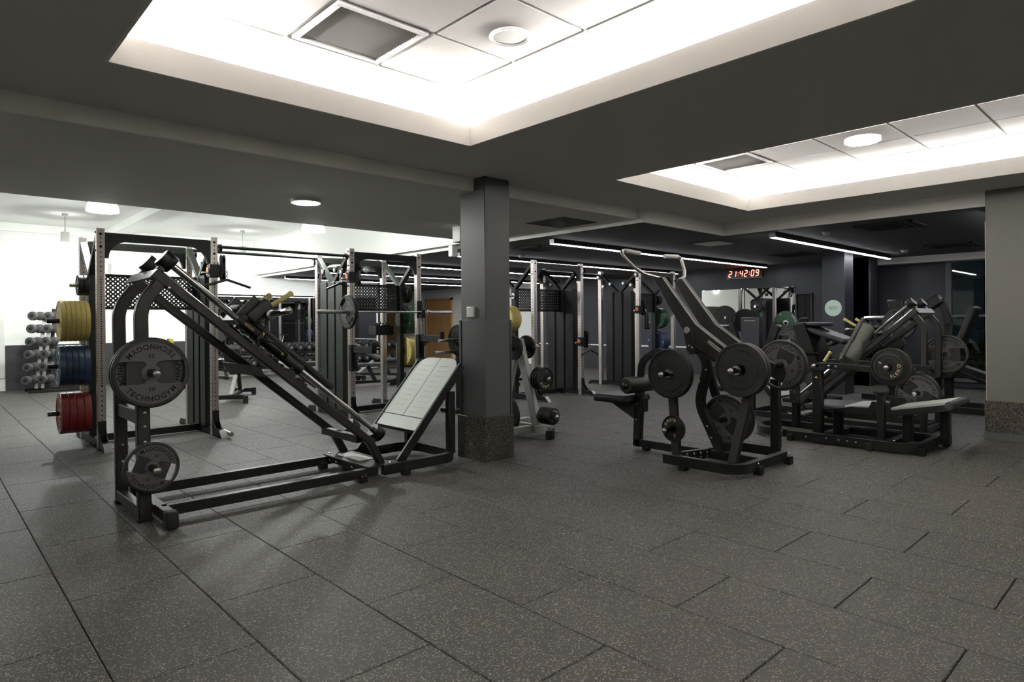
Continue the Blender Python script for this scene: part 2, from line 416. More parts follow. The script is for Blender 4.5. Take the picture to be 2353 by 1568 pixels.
for ci, (a, b) in enumerate(COF):
    E = 0.36
    m = MB()
    # lip of the cove, outer sides and upper board
    t_ = 0.018
    m.box(a - t_, a, CY0 - t_, CY1 + t_, ZC - 0.001, ZLIP).box(b, b + t_, CY0 - t_, CY1 + t_, ZC - 0.001, ZLIP).box(a, b, CY0 - t_, CY0, ZC - 0.001, ZLIP).box(a, b, CY1, CY1 + t_, ZC - 0.001, ZLIP)
    struct('trim_%d' % (ci + 1), m, 'lip_white', smooth=0)
    m = MB()
    m.box(a - E, b + E, CY0 - E, CY1 + E, ZU + 0.016, ZU + 0.05)
    m.box(a - E - 0.02, a - E, CY0 - E, CY1 + E, ZC + 0.03, ZU + 0.05).box(b + E, b + E + 0.02, CY0 - E, CY1 + E, ZC + 0.03, ZU + 0.05)
    m.box(a - E, b + E, CY0 - E - 0.02, CY0 - E, ZC + 0.03, ZU + 0.05).box(a - E, b + E, CY1 + E, CY1 + E + 0.02, ZC + 0.03, ZU + 0.05)
    # plain white margin round the field of tiles
    g = 0.09
    m.box(a - E, a - g, CY0 - E, CY1 + E, ZU, ZU + 0.016).box(b + g, b + E, CY0 - E, CY1 + E, ZU, ZU + 0.016).box(a - g, b + g, CY1 + g, CY1 + E, ZU, ZU + 0.016).box(a - g, b + g, CY0 - E, CY0 - g, ZU, ZU + 0.016)
    up = struct('ceiling_coffer', m, 'white', smooth=0)
    tile_grid(up, GX[ci], GY[ci], a - g, b + g, CY0 - g, CY1 + g, SK[ci])
    which = ['added coffer behind the viewer', 'coffer with the round speaker', 'coffer with the round lamp'][ci]
    for k, (x0, x1, y0, y1) in enumerate([(a - 0.202, a - 0.19, CY0, CY1), (b + 0.19, b + 0.202, CY0, CY1), (a, b, CY0 - 0.202, CY0 - 0.19), (a, b, CY1 + 0.19, CY1 + 0.202)]):
        o = box(x0, x1, y0, y1, ZC + 0.122, ZC + 0.157).build('cove_light', 'led')
        tag(o, 'hidden white LED strip lying on the cove ledge of the ' + which, 'light strip', 'cove strips of the ' + which)
slat_vent('ceiling_vent', 'white louvred air vent set among the ceiling tiles beside the round speaker', 1.533 + 0.02, 2.125 - 0.02, 2.898 + 0.02, 3.483 - 0.02, ZU - 0.006, 19)
slat_vent('ceiling_vent', 'slatted air vent in the corner of the coffer that holds the round lamp', 5.852 + 0.02, 6.446 - 0.02, 2.936 + 0.02, 3.533 - 0.02, ZU - 0.006, 19)
t = thing('ceiling_speaker', 'round grey-meshed loudspeaker set flush in a white ceiling tile', 'speaker', (2.458, 2.636, ZU - 0.006))
MB().lathe([(0.112, 0.0), (0.118, 0.006), (0.118, 0.012), (0.095, 0.012), (0.095, 0.002)], (2.458, 2.636, ZU - 0.012), (0, 0, 1), 36, True).build('rim', 'white_plastic', t)
MB().lathe([(0.094, 0.004), (0.094, 0.011)], (2.458, 2.636, ZU - 0.012), (0, 0, 1), 36).build('grille', 'vent_metal', t)
def disc_lamp(label, x, y, z, r):
    t = thing('ceiling_lamp', label, 'ceiling lamp', (x, y, z - 0.03))
    MB().lathe([(r * 1.06, 0), (r * 1.06, 0.03), (r * 0.97, 0.03), (r * 0.97, 0.0)], (x, y, z - 0.03), (0, 0, 1), 40, True).build('rim', 'white_plastic', t)
    MB().lathe([(r * 0.6, -0.012), (r * 0.95, -0.004), (r * 0.97, 0.024)], (x, y, z - 0.03), (0, 0, 1), 40).build('diffuser', 'disc_lit', t)
    c = MB()
    for k in range(3):
        an = k * 2.09 + 0.5; c.box(x + r * 1.0 * math.cos(an) - 0.006, x + r * 1.0 * math.cos(an) + 0.006, y + r * 1.0 * math.sin(an) - 0.006, y + r * 1.0 * math.sin(an) + 0.006, z - 0.036, z - 0.028)
    c.build('clip', 'steel', t)
disc_lamp('bright round lamp on a white ceiling tile inside the lit coffer', 6.18, 2.037, ZU, 0.14)
disc_lamp('round lamp glowing greenish on the dark grey ceiling over the racks', 2.842, 6.035, ZL1, 0.135)
# lower ceilings and the pale faces of the step
struct('ceiling_low', MB().box(-6, 6.38, 4.65, 7.485, ZL1, ZL1 + 0.04).box(6.2, 6.38, 7.485, 16.15, ZL1, ZL1 + 0.04), 'ceil_grey', smooth=0)
struct('ceiling_dark', MB().box(6.397, 14.2, 4.55, 23.5, ZL2, ZL2 + 0.04).box(8.31, 13.85, -6, 4.55, ZL2, ZL2 + 0.04), 'ceil_dark', smooth=0)
struct('trim_5', MB().box(-6, 6.38, 4.62, 4.65, ZL1, ZC + 0.03).box(6.38, 6.397, 4.52, 16.1, ZL2, ZC + 0.03).box(6.397, 8.28, 4.52, 4.55, ZL2, ZC + 0.03).box(8.28, 8.31, -6, 4.55, ZL2, ZC + 0.03), 'beam_white', smooth=0)
struct('trim_6', box(13.85, 14.2, -6, 4.6, 2.34, ZL2 + 0.04), 'beam_white', smooth=0)
# bright bay: higher white ceiling, side faces, pale downstand beam
m = MB().box(-6, 6.24, 7.445, 16.19, 3.35, 3.40).box(-6, 6.2, 7.445, 7.485, ZL1 + 0.04, 3.35).box(6.2, 6.24, 7.445, 16.15, ZL1 + 0.04, 3.35)
struct('ceiling_bay', m, 'void_white', smooth=0)
struct('trim_7', MB().box(3.0, 3.35, 7.49, 16.14, 3.20, 3.345).box(-6, 6.2, 16.11, 16.15, 3.13, 3.17), 'void_white', smooth=0)
# ---- walls
m = MB().box(1.27, 9.76, 16.15, 16.35, 0, 3.35).box(-6, -1.95, 16.15, 16.35, 0, 3.35).box(-1.95, 1.27, 16.15, 16.35, 2.02, 3.35).box(-1.95, 1.27, 16.15, 16.35, 0, 0.25)
wf = struct('wall_far', m, 'void_white', smooth=0)
struct('baseboard_far', MB().box(1.30, 5.0, 16.135, 16.15, 0, 0.90).box(-6, -1.98, 16.135, 16.15, 0, 0.90), 'dado', smooth=0)
win = struct('window_1', MB().box(-1.95, -1.88, 16.12, 16.2, 0.25, 2.02).box(1.20, 1.285, 16.12, 16.2, 0.25, 2.02).box(-1.88, 1.20, 16.12, 16.2, 1.95, 2.02).box(-1.88, 1.20, 16.12, 16.2, 0.25, 0.32), 'white_plastic', bev=0.004)
box(-1.88, 1.20, 16.165, 16.175, 0.32, 1.95).build('pane', 'glass', win)
box(-1.95, 1.27, 16.30, 16.34, 0.25, 2.02).build('reveal', 'sign_green', win)
struct('wall_east', box(13.7, 14.2, 4.45, 13.6, 0, ZL2), 'navy', smooth=0)
struct('wall_east_far', box(13.7, 14.2, 13.6, 23.5, 0, ZL2), 'void_white', smooth=0)
struct('baseboard_east', MB().box(13.685, 13.7, 5.2, 13.6, 0, 0.62), 'dado', smooth=0)
struct('trim_8', MB().box(13.67, 13.7, 7.8, 13.5, 0.62, 0.655), 'white_plastic', smooth=0)
struct('wall_end', box(9.76, 14.2, 23.3, 23.5, 0, ZL2), 'void_white', smooth=0)
struct('wall_return', box(9.56, 9.76, 16.35, 23.5, 0, ZL2), 'void_white', smooth=0)
struct('wall_left', box(-6.2, -6, -6, 7.45, 0, 3.4), 'void_white', smooth=0)  # unseen wall, made white to bounce light onto the beam faces
struct('wall_bay', box(-6.2, -6, 7.45, 16.35, 0, 3.4), 'void_white', smooth=0)
struct('wall_near', box(-6.2, 14.2, -6.2, -6, 0, 2.7), 'void_white', smooth=0)  # out of view behind the camera; its white serves to throw light back
# right: dark wall, night window with a transom
struct('wall_right', MB().box(14.2, 14.4, 3.25, 4.6, 0, 2.36).box(14.2, 14.4, -6, -3.5, 0, 2.36).box(14.2, 14.4, -3.5, 3.25, 0, 0.10), 'navy', smooth=0)
win2 = struct('window_2', MB().box(14.16, 14.24, 3.16, 3.26, 0.1, 2.34).box(14.16, 14.24, -3.5, -3.42, 0.1, 2.34).box(14.16, 14.24, -3.42, 3.16, 1.30, 1.35).box(14.16, 14.24, -3.42, 3.16, 0.1, 0.16).box(14.16, 14.24, 0.9, 0.96, 0.16, 2.34).box(14.16, 14.24, -1.3, -1.24, 0.16, 2.34), 'col_panel', bev=0.004)
for y0, y1 in ((0.96, 3.16), (-1.24, 0.9), (-3.42, -1.3)):
    for z0, z1 in ((0.16, 1.30), (1.35, 2.34)): box(14.195, 14.203, y0, y1, z0, z1).build('pane', 'glass', win2)
struct('wall_recess', MB().box(13.7, 14.2, 4.40, 4.62, 0, ZL2).box(13.3, 13.7, 4.30, 4.62, 0, ZL2), 'navy', smooth=0)
# dark doorway beside the wall mirrors
dr = struct('door_1', MB().box(13.66, 13.7, 5.50, 5.53, 0, 1.83).box(13.66, 13.7, 5.82, 5.85, 0, 1.83).box(13.66, 13.7, 5.50, 5.85, 1.81, 1.84), 'navy', bev=0.003)
box(13.69, 13.698, 5.53, 5.82, 0.02, 1.81).build('door_leaf', 'black_matt', dr)
box(13.675, 13.69, 5.66, 5.675, 0.02, 1.81).build('strip', 'charcoal', dr)
# wooden double doors in the white end of the east wall
for k, (y0, y1) in enumerate(((17.72, 19.30), (20.7, 22.3))):
    d = struct('door_%d' % (k + 2), MB().box(13.63, 13.7, y0, y0 + 0.08, 0, 2.15).box(13.63, 13.7, y1 - 0.08, y1, 0, 2.15).box(13.63, 13.7, y0, y1, 2.07, 2.15), 'wood', bev=0.005)
    ym = y0 + (y1 - y0) * 0.34
    for a, b in ((y0 + 0.085, ym - 0.003), (ym + 0.003, y1 - 0.085)): box(13.66, 13.698, a, b, 0.01, 2.065).build('door_leaf', 'wood', d, 0.003)
    MB().cyl((13.65, ym + 0.07, 1.0), (13.61, ym + 0.07, 1.0), 0.012).cyl((13.61, ym + 0.07, 1.0), (13.61, ym + 0.17, 1.0), 0.009).build('door_handle', 'steel', d)
# ---- columns
c1 = struct('column', box(3.83, 4.14, 4.47, 4.83, 0.40, 2.7), 'col_paint', bev=0.006)
box(3.812, 4.15, 4.458, 4.842, 0.40, 1.304).build('panel', 'col_panel', c1, 0.003)
box(3.795, 4.157, 4.447, 4.853, 0.0, 0.40).build('skirting', 'terrazzo', c1, 0.003)
MB().box(3.806, 3.8125, 4.80, 4.806, 0.40, 1.304).box(4.12, 4.124, 4.452, 4.4585, 0.40, 1.304).build('panel_edge', 'black_matt', c1)
c2 = struct('column_right', box(8.27, 8.72, 0.9, 1.54, 0.09, 2.7), 'grey_paint', bev=0.005)
box(8.255, 8.73, 0.89, 1.555, 0.088, 0.41).build('skirting', 'terrazzo', c2, 0.003)
box(8.258, 8.735, 0.885, 1.56, 0.0, 0.088).build('plinth', 'col_panel', c2, 0.003)
box(8.266, 8.2685, 1.537, 1.5425, 0.41, 2.3).build('corner_bead', 'white_plastic', c2)
c3 = struct('column_back', box(11.53, 11.93, 4.10, 4.47, 0, ZL2), 'navy', bev=0.006)
struct('column_side', box(13.3, 13.72, 4.27, 4.75, 0, ZL2), 'navy', bev=0.006)
# small things on the columns
t = thing('wall_box', 'small white plastic box on the side of the square column', 'wall box', (3.83, 4.66, 1.325))
MB().prism([(3.828, 1.325), (3.80, 1.33), (3.80, 1.42), (3.812, 1.43), (3.828, 1.43)], 'y', 4.605, 4.712).build('cover', 'white_plastic', t, 0.004)
t = thing('column_speaker', 'slim white loudspeaker seen edge-on high behind the square column', 'speaker', (5.2, 6.3, 2.32))
box(5.02, 5.14, 6.33, 6.50, 2.30, ZL1).build('body', 'white_plastic', t, 0.01)
t = thing('camera_box', 'little white sensor box hanging under the dark ceiling behind the column', 'sensor', (6.3, 8.0, 2.3))
box(6.22, 6.34, 8.06, 8.16, 2.33, ZL1).build('body', 'white_plastic', t, 0.01)
# ---- linear lights
LN = 0
def linear(x0, x1, y, label):
    t = thing('linear_light', label, 'ceiling light', ((x0 + x1) / 2, y, 2.39), 'linear ceiling lights')
    box(x0, x1, y - 0.04, y + 0.04, 2.398, ZL2).build('housing', 'black', t, 0.003)
    box(x0 - 0.006, x0, y - 0.042, y + 0.042, 2.392, ZL2).build('end_cap', 'pale_steel', t)
    box(x0, x1, y - 0.034, y + 0.034, 2.390, 2.398).build('diffuser', 'linear', t)
linear(8.48, 13.24, 3.93, 'black linear light bar ending above the navy column with the round sign')
linear(6.66, 13.26, 6.30, 'long black linear light bar ending just in front of the red clock')
linear(6.7, 13.3, 8.50, 'black linear light bar running right above the power racks')
linear(6.5, 13.3, 10.66, 'black linear light bar behind the power racks nearer the door wall')
linear(6.6, 13.3, 13.05, 'black linear light bar over the dumbbell benches')
linear(6.65, 13.3, 15.30, 'black linear light bar closest to the mirrored wall')
linear(8.60, 13.2, 1.55, 'black linear light bar whose end peeks out beside the grey wall column')
# ---- pendants
def pendant(x, y, zb, label):
    t = thing('pendant_lamp', label, 'pendant lamp', (x, y, zb), 'white pendant lamps of the bright bay')
    MB().lathe([(0.045, 0), (0.045, 0.05)], (x, y, 3.30), (0, 0, 1), 20).build('canopy', 'steel', t)
    MB().cyl((x, y, zb + 0.40), (x, y, 3.31), 0.008, 10).build('rod', 'steel', t)
    MB().lathe([(0.070, 0.19), (0.070, 0.40), (0.02, 0.41)], (x, y, zb), (0, 0, 1), 24).build('lamp_holder', 'white_plastic', t)
    MB().lathe([(0.168, 0.0), (0.160, 0.06), (0.135, 0.13), (0.085, 0.19), (0.080, 0.186), (0.130, 0.127), (0.155, 0.058), (0.163, 0.0)], (x, y, zb), (0, 0, 1), 32, True).build('shade', 'shade_lit', t)
    MB().sphere((x, y, zb + 0.08), 0.05).build('bulb', 'shade_lit', t)
    ld = bpy.data.lights.new('pendant_light', 'POINT'); ld.energy = PEND; ld.shadow_soft_size = 0.10; ld.color = (0.97, 1.0, 0.96)
    lo = bpy.data.objects.new('light', ld); C.objects.link(lo); lo.parent = t; lo.location = (0, 0, -0.06)
pendant(1.61, 8.731, 2.61, 'white glass pendant lamp hanging above the rack with red plates')
pendant(4.218, 8.728, 2.61, 'white glass pendant lamp hanging above the rack that holds the barbell')
pendant(2.03, 14.25, 2.61, 'white pendant lamp hanging near the far wall above the dumbbell tower')
pendant(5.287, 14.37, 2.60, 'white pendant lamp hanging near the far wall above the mirror')
pendant(-1.3, 11.5, 2.61, 'white pendant lamp hanging beyond the window side of the bay')
# ================================================================== weight plates (front face looks along -y)
def bumper(name, m, t, r, words=(), lm='letter_white', hub_r=0.05):
    e = 0.005; q = r * 0.70; p = r * 0.42
    prof = [(hub_r, -t / 2 + e), (p, -t / 2 + e), (p + 0.004, -t / 2 + 0.002), (q, -t / 2 + 0.002), (q + 0.004, -t / 2 + e), (r * 0.90, -t / 2 + e), (r * 0.915, -t / 2), (r - 0.006, -t / 2), (r, -t / 2 + 0.006),
            (r, t / 2 - 0.006), (r - 0.006, t / 2), (r * 0.9, t / 2), (r * 0.89, t / 2 - e), (hub_r, t / 2 - e)]
    o = MB().lathe(prof, (0, 0, 0), (0, 1, 0), 44, True).build(name, m); off = o.location.copy(); o.location = (0, 0, 0)
    for v in o.data.vertices: v.co += off
    MB().lathe([(0.026, -t / 2 + 0.003), (hub_r + 0.001, -t / 2 + 0.003), (hub_r + 0.001, t / 2 - 0.003), (0.026, t / 2 - 0.003)], (0, 0, 0), (0, 1, 0), 24, True).build('hub', 'steel' if m.endswith('_plate') else 'black_gloss', o)
    if words:
        mb = MB()
        for kind, txt, rad, mid, size in words:
            if kind == 'arc': text_arc(mb, txt, (0, -t / 2, 0), (1, 0, 0), (0, 0, 1), rad, R(mid), size, True)
            else: text_flat(mb, txt, (rad * math.cos(R(mid)), -t / 2, rad * math.sin(R(mid))), (math.sin(R(mid)) * -1 if kind == 'radial' else 1, 0, math.cos(R(mid)) if kind == 'radial' else 0), (math.cos(R(mid)) if kind == 'radial' else 0, 0, math.sin(R(mid)) if kind == 'radial' else 1), size)
        mb.build('lettering', lm, o, smooth=0)
    return o
def tg_plate(name, r, t, num):
    ri = r * 0.885; h = r * 0.325
    o = MB().lathe([(ri, -t / 2), (r - 0.010, -t / 2), (r, -t / 2 + 0.010), (r, t / 2 - 0.010), (r - 0.010, t / 2), (ri, t / 2)], (0, 0, 0), (0, 1, 0), 56, True).build(name, 'plate_tg_dark')
    off = o.location.copy(); o.location = (0, 0, 0)
    for v in o.data.vertices: v.co += off
    a0 = math.asin(h / ri); n = 20
    seg = [(ri * 1.004 * math.cos(a0 + (PI - 2 * a0) * k / n), ri * 1.004 * math.sin(a0 + (PI - 2 * a0) * k / n)) for k in range(n + 1)]
    nk = r * 0.14; hr = r * 0.24
    for sg in (1, -1):
        poly = [(x, z * sg) for x, z in seg]
        # neck that runs from the segment down to the hub
        poly += [(-nk * 2.2, h * sg), (-nk * 1.25, h * 0.92 * sg), (-nk, h * 0.72 * sg), (-nk, r * 0.10 * sg), (nk, r * 0.10 * sg), (nk, h * 0.72 * sg), (nk * 1.25, h * 0.92 * sg), (nk * 2.2, h * sg)]
        MB().prism(poly, 'y', -t / 2 + 0.004, t / 2 - 0.004).build('segment', 'plate_tg', o, 0.0025)
    xs = r * 0.62
    MB().prism([(-xs, -h * 1.02), (xs, -h * 1.02), (xs, h * 1.02), (-xs, h * 1.02)], 'y', -t / 2 + 0.012, t / 2 - 0.012).build('web', 'plate_tg_dark', o)
    MB().lathe([(0.027, -t / 2 + 0.001), (hr * 0.85, -t / 2 + 0.001), (hr, -t / 2 + 0.006), (hr, t / 2 - 0.006), (hr * 0.85, t / 2 - 0.001), (0.027, t / 2 - 0.001)], (0, 0, 0), (0, 1, 0), 30, True).build('hub', 'plate_tg', o)
    mb = MB(); y = -t / 2 + 0.004
    text_arc(mb, 'TECHNOGYM', (0, y, 0), (1, 0, 0), (0, 0, 1), r * 0.735, R(-90), r * 0.20, True, 0.0009, 0.12)
    text_arc(mb, 'TECHNOGYM', (0, y, 0), (1, 0, 0), (0, 0, 1), r * 0.735, R(90), r * 0.20, True, 0.0009, 0.12)
    text_flat(mb, num, (0, y, -r * 0.52), (1, 0, 0), (0, 0, 1), r * 0.15, 0.0009)
    text_flat(mb, num, (0, y, r * 0.52), (-1, 0, 0), (0, 0, -1), r * 0.15, 0.0009)
    mb.build('lettering', 'letter_black', o, smooth=0)
    return o
EL = lambda n, r=0.225: [('arc', 'ELEIKO', r * 0.80, -90, 0.036), ('arc', 'ELEIKO', r * 0.80, 90, 0.036), ('arc', n, r * 0.80, 0, 0.036), ('arc', n, r * 0.80, 180, 0.036), ('arc', n, r * 0.56, -90, 0.03)]
PR = {
    'yellow': bumper('bumper_plate', 'yellow_plate', 0.0425, 0.218, EL('15')), 'blue': bumper('bumper_plate', 'blue_plate', 0.054, 0.218, EL('20')),
    'red': bumper('bumper_plate', 'red_plate', 0.066, 0.218, EL('25')), 'green': bumper('bumper_plate', 'green_plate', 0.030, 0.218, EL('10')),
    'small': bumper('change_plate', 'plate_rubber', 0.050, 0.110), 'disc': bumper('change_plate', 'plate_rubber', 0.022, 0.130),
    'blk': bumper('bumper_plate', 'plate_rubber', 0.062, 0.218), 'blk2': bumper('bumper_plate', 'plate_rubber', 0.045, 0.222),
    'five': bumper('rubber_plate', 'plate_rubber', 0.024, 0.116, [('arc', 'ELEIKO', 0.078, 115, 0.034), ('flat', '5', 0.075, -75, 0.040)], 'letter_gold', 0.03),
    'five2': bumper('rubber_plate', 'plate_rubber', 0.026, 0.125, [('arc', 'ELEIKO', 0.085, -30, 0.040), ('arc', '5', 0.085, 150, 0.036)], 'letter_gold', 0.03),
    'tg20': tg_plate('grip_plate', 0.228, 0.042, '20'), 'tg10': tg_plate('grip_plate', 0.166, 0.034, '10'), 'tg15': tg_plate('grip_plate', 0.205, 0.038, '15'),
    'bumped': bumper('bumper_plate', 'plate_rubber', 0.050, 0.220, [('arc', 'ELEIKO', 0.155, 90, 0.034), ('arc', 'ELEIKO', 0.155, -90, 0.034), ('arc', '15', 0.155, 0, 0.034), ('arc', '15', 0.155, 180, 0.034)], 'letter_black'),
}
CATS = {}
for k, o in PR.items():
    tag(o, 'weight plate', 'weight plate'); CATS[k] = False
def plate(kind, loc, rz, ry, label, group=None):
    o = place(PR[kind], CATS[kind], loc, R(rz), R(ry), label, group); CATS[kind] = True; return o
# ================================================================== power racks
PS = 0.075
def holes_y(mb, x, y, z0, z1, st, r=0.0075): # black discs paint the dark of a row of holes, face looking along -y
    z = z0
    while z < z1: mb.disc((x, y + 0.0004, z), r, (0, -1, 0), 8, 0.001); z += st
def holes_x(mb, x, y, z0, z1, st, r=0.0075):
    z = z0
    while z < z1: mb.disc((x + 0.0004, y, z), r, (-1, 0, 0), 8, 0.001); z += st
def perf_panel(x0, x1, y, z0, z1, nx, nz, r, mx, mz, th=0.006):
    """sheet with real round holes"""
    mb = MB(); cw = (x1 - x0 - 2 * mx) / nx; ch = (z1 - z0 - 2 * mz) / nz; K = 12
    def quad(a, b, c, d):
        for yy in (y, y + th): mb.add([(a[0], yy, a[1]), (b[0], yy, b[1]), (c[0], yy, c[1]), (d[0], yy, d[1])], [(0, 1, 2, 3)])
    for i in range(nx):
        for j in range(nz):
            cx = x0 + mx + cw * (i + 0.5); cz = z0 + mz + ch * (j + 0.5)
            cir = [(cx + r * math.cos(2 * PI * k / K), cz + r * math.sin(2 * PI * k / K)) for k in range(K)]
            sq = []
            for k in range(K):
                an = 2 * PI * k / K; c_, s_ = math.cos(an), math.sin(an); f = 1 / max(abs(c_), abs(s_)); sq.append((cx + c_ * f * cw / 2, cz + s_ * f * ch / 2))
            for k in range(K):
                l = (k + 1) % K; quad(cir[k], sq[k], sq[l], cir[l])
                mb.add([(cir[k][0], y, cir[k][1]), (cir[l][0], y, cir[l][1]), (cir[l][0], y + th, cir[l][1]), (cir[k][0], y + th, cir[k][1])], [(0, 1, 2, 3)])
    e = [(x0, z0), (x1, z0), (x1, z1), (x0, z1)]; n = [(x0 + mx, z0 + mz), (x1 - mx, z0 + mz), (x1 - mx, z1 - mz), (x0 + mx, z1 - mz)]
    for k in range(4): quad(e[k], e[(k + 1) % 4], n[(k + 1) % 4], n[k])
    mb.box(x0, x1, y - 0.02, y + 0.026, z1 - 0.004, z1).box(x0, x1, y - 0.02, y + 0.026, z0, z0 + 0.004)
    return mb
def rack(x0, x1, y0, y1, side, label, hue='rack_green', H=2.29):
    t = thing('power_rack', label, 'power rack', ((x0 + x1) / 2, (y0 + y1) / 2, 0)); ym = (y0 + y1) / 2; h = PS / 2
    # side = +1: cable tower on the right (x1) and plate storage on the left; -1 the other way round
    xs, xc = (x0, x1) if side > 0 else (x1, x0); so = -1 if side > 0 else 1
    for px in (x0, x1):
        for py in (y0, y1):
            p = box(px - h, px + h, py - h, py + h, 0.0, H).build('post', 'rack_steel', t, 0.004)
            hb = MB(); holes_y(hb, px, py - h, 0.20, 0.66, 0.05); holes_y(hb, px, py - h, 0.66, 1.80, 0.0255); holes_y(hb, px, py - h, 1.84, 2.2, 0.05)
            holes_x(hb, px - h, py, 0.20, 2.2, 0.05)
            hb.build('hole_discs', 'hole', p)
            if py == y0:
                b = MB(); bolts(b, [(px, py - h, 2.23), (px, py - h, 2.10)], (0, -1, 0), 0.014); bolts(b, [(px - h, py, 2.25), (px - h, py, 2.06)], (-1, 0, 0), 0.012); b.build('bolt', 'black_gloss', t)
        # storage or tower post and the V of braces above it
        sp = box(px - 0.034, px + 0.034, ym - 0.05, ym + 0.05, 0.0, 1.86).build('storage_post', 'rack_black', t, 0.004)
        hb = MB(); holes_y(hb, px, ym - 0.05, 0.25, 1.8, 0.062, 0.008); holes_x(hb, px - 0.034, ym, 0.25, 1.8, 0.062, 0.008); hb.build('hole_discs', 'hole', sp)
        for py, dy in ((y0, 1), (y1, -1)):
            br = MB().sweep([(px, ym - dy * 0.02, 1.84), (px, py + dy * 0.02, 2.22)], 0.072, 0.05, (0, dy * 0.72, 0.69)).build('brace', hue, t, 0.003)
            hb = MB(); a = V((px - 0.0365, ym - dy * 0.02, 1.84)); b_ = V((px - 0.0365, py + dy * 0.02, 2.22))
            for k in range(1, 9): hb.disc(a.lerp(b_, k / 9.5), 0.007, (-1, 0, 0), 8)
            hb.build('hole_discs', 'hole', br)
        # base rail with feet
        base = MB().box(px - 0.035, px + 0.035, y0 - 0.02, y1 + 0.02, 0.015, 0.09)
        base.prism([(y0 - 0.02, 0.015), (y0 - 0.02, 0.09), (y0 - 0.26, 0.082), (y0 - 0.33, 0.015)], 'x', px - 0.035, px + 0.035)
        base.prism([(y1 + 0.02, 0.015), (y1 + 0.02, 0.09), (y1 + 0.26, 0.082), (y1 + 0.33, 0.015)], 'x', px - 0.035, px + 0.035)
        base.build('base_rail', 'rack_black', t, 0.003)
        MB().prism([(y0 - 0.262, 0.0835), (y0 - 0.258, 0.086), (y0 - 0.333, 0.016), (y0 - 0.337, 0.0)], 'x', px - 0.036, px + 0.036).build('foot_cap', 'pale_steel', t)
        for fy in (y0 - 0.30, y0, ym, y1, y1 + 0.3): MB().cyl((px - so * 0.0, fy, 0), (px, fy, 0.016), 0.03, 14).build('foot_pad', 'black_gloss', t)
        g = MB()
        arc = [(y0 - h - 0.16 + 0.15 * math.sin(PI / 2 * k / 6), 0.09 + 0.17 * (1 - math.cos(PI / 2 * k / 6))) for k in range(7)]
        for dx in (-0.035, 0.028): g.prism(arc + [(y0 - h, 0.26), (y0 - h, 0.09)], 'x', px + dx, px + dx + 0.007)
        g.prism([(y0 - h + 0.001, 0.09), (y0 - h + 0.001, 0.29), (y0 - h - 0.008, 0.29), (y0 - h - 0.008, 0.09)], 'x', px - 0.036, px + 0.036)
        g.build('foot_bracket', 'rack_black', t)
    for py in (y0, y1):
        tb = box(x0 + h, x1 - h, py - 0.03, py + 0.03, 2.165, 2.25).build('top_beam', hue if py == y1 else 'rack_black', t, 0.004)
        hb = MB(); n = 17
        for k in range(n): hb.disc((x0 + h + (x1 - x0 - 2 * h) * (k + 1) / (n + 1), py - 0.03 + 0.0004, 2.208), 0.010, (0, -1, 0), 10)
        hb.build('hole_discs', 'hole', tb)
        for px, d in ((x0 + h, 1), (x1 - h, -1)):
            arc = [(px + d * (0.035 + 0.20 * (1 - math.cos(PI / 2 * k / 8))), 1.985 + 0.185 * math.sin(PI / 2 * k / 8)) for k in range(9)]
            MB().prism([(px, 1.985)] + arc + [(px, 2.17)], 'y', py - 0.028, py + 0.028).build('corner_bracket', 'rack_black', t)
    box(x0 + 0.03, x1 - 0.03, ym - 0.035, ym + 0.035, 0.015, 0.09).build('base_beam', 'rack_black', t, 0.003)
    perf_panel(x0 + 0.034, x1 - 0.034, ym - 0.01, 1.458, 1.848, 20, 7, 0.0112, 0.05, 0.03).build('perforated_panel', 'rack_black', t, smooth=0)
    # storage pegs
    for z in (0.352, 0.852, 1.332, 1.717):
        L = 0.40 if z < 1.5 else 0.20
        MB().cyl((xs, ym, z), (xs + so * L, ym, z), 0.024, 16).cyl((xs + so * 0.034, ym, z), (xs + so * 0.045, ym, z), 0.045, 16).build('peg', 'black_gloss' if z < 1.5 else 'steel', t)
    # cable tower: slabs with dark slots between them
    ci = -so
    tw = thing  # keep flat: slabs are parts of the rack
    n = 3
    for k in range(n):
        a = y0 + 0.13 + (y1 - y0 - 0.26) * k / n; b_ = y0 + 0.13 + (y1 - y0 - 0.26) * (k + 1) / n - 0.045
        box(xc - 0.06, xc + 0.06, a, b_, 0.09, 1.86).build('tower_cover', 'rack_black' if side > 0 else hue, t, 0.004)
    box(xc - 0.045, xc + 0.045, y0 + 0.14, y1 - 0.17, 0.09, 1.85).build('tower_core', 'hole', t)
    # pulleys near the top of the tower side
    for py, d in ((y0, -1), (y1, 1)):
        for (dz, dy, rr) in ((2.17, 0.0, 0.05), (1.98, 0.12, 0.045), (2.02, 0.30, 0.04)):
            yy = py - d * dy
            p = MB().lathe([(rr * 0.3, -0.012), (rr, -0.012), (rr * 0.86, -0.004), (rr * 0.86, 0.004), (rr, 0.012), (rr * 0.3, 0.012)], (xc - so * 0.075, yy, dz), (1, 0, 0), 20).build('pulley', 'black_gloss', t)
            MB().lathe([(rr * 0.45, -0.016), (rr * 0.45, 0.016)], (xc - so * 0.075, yy, dz), (1, 0, 0), 14).build('pulley_hub', 'steel', p)
    return t
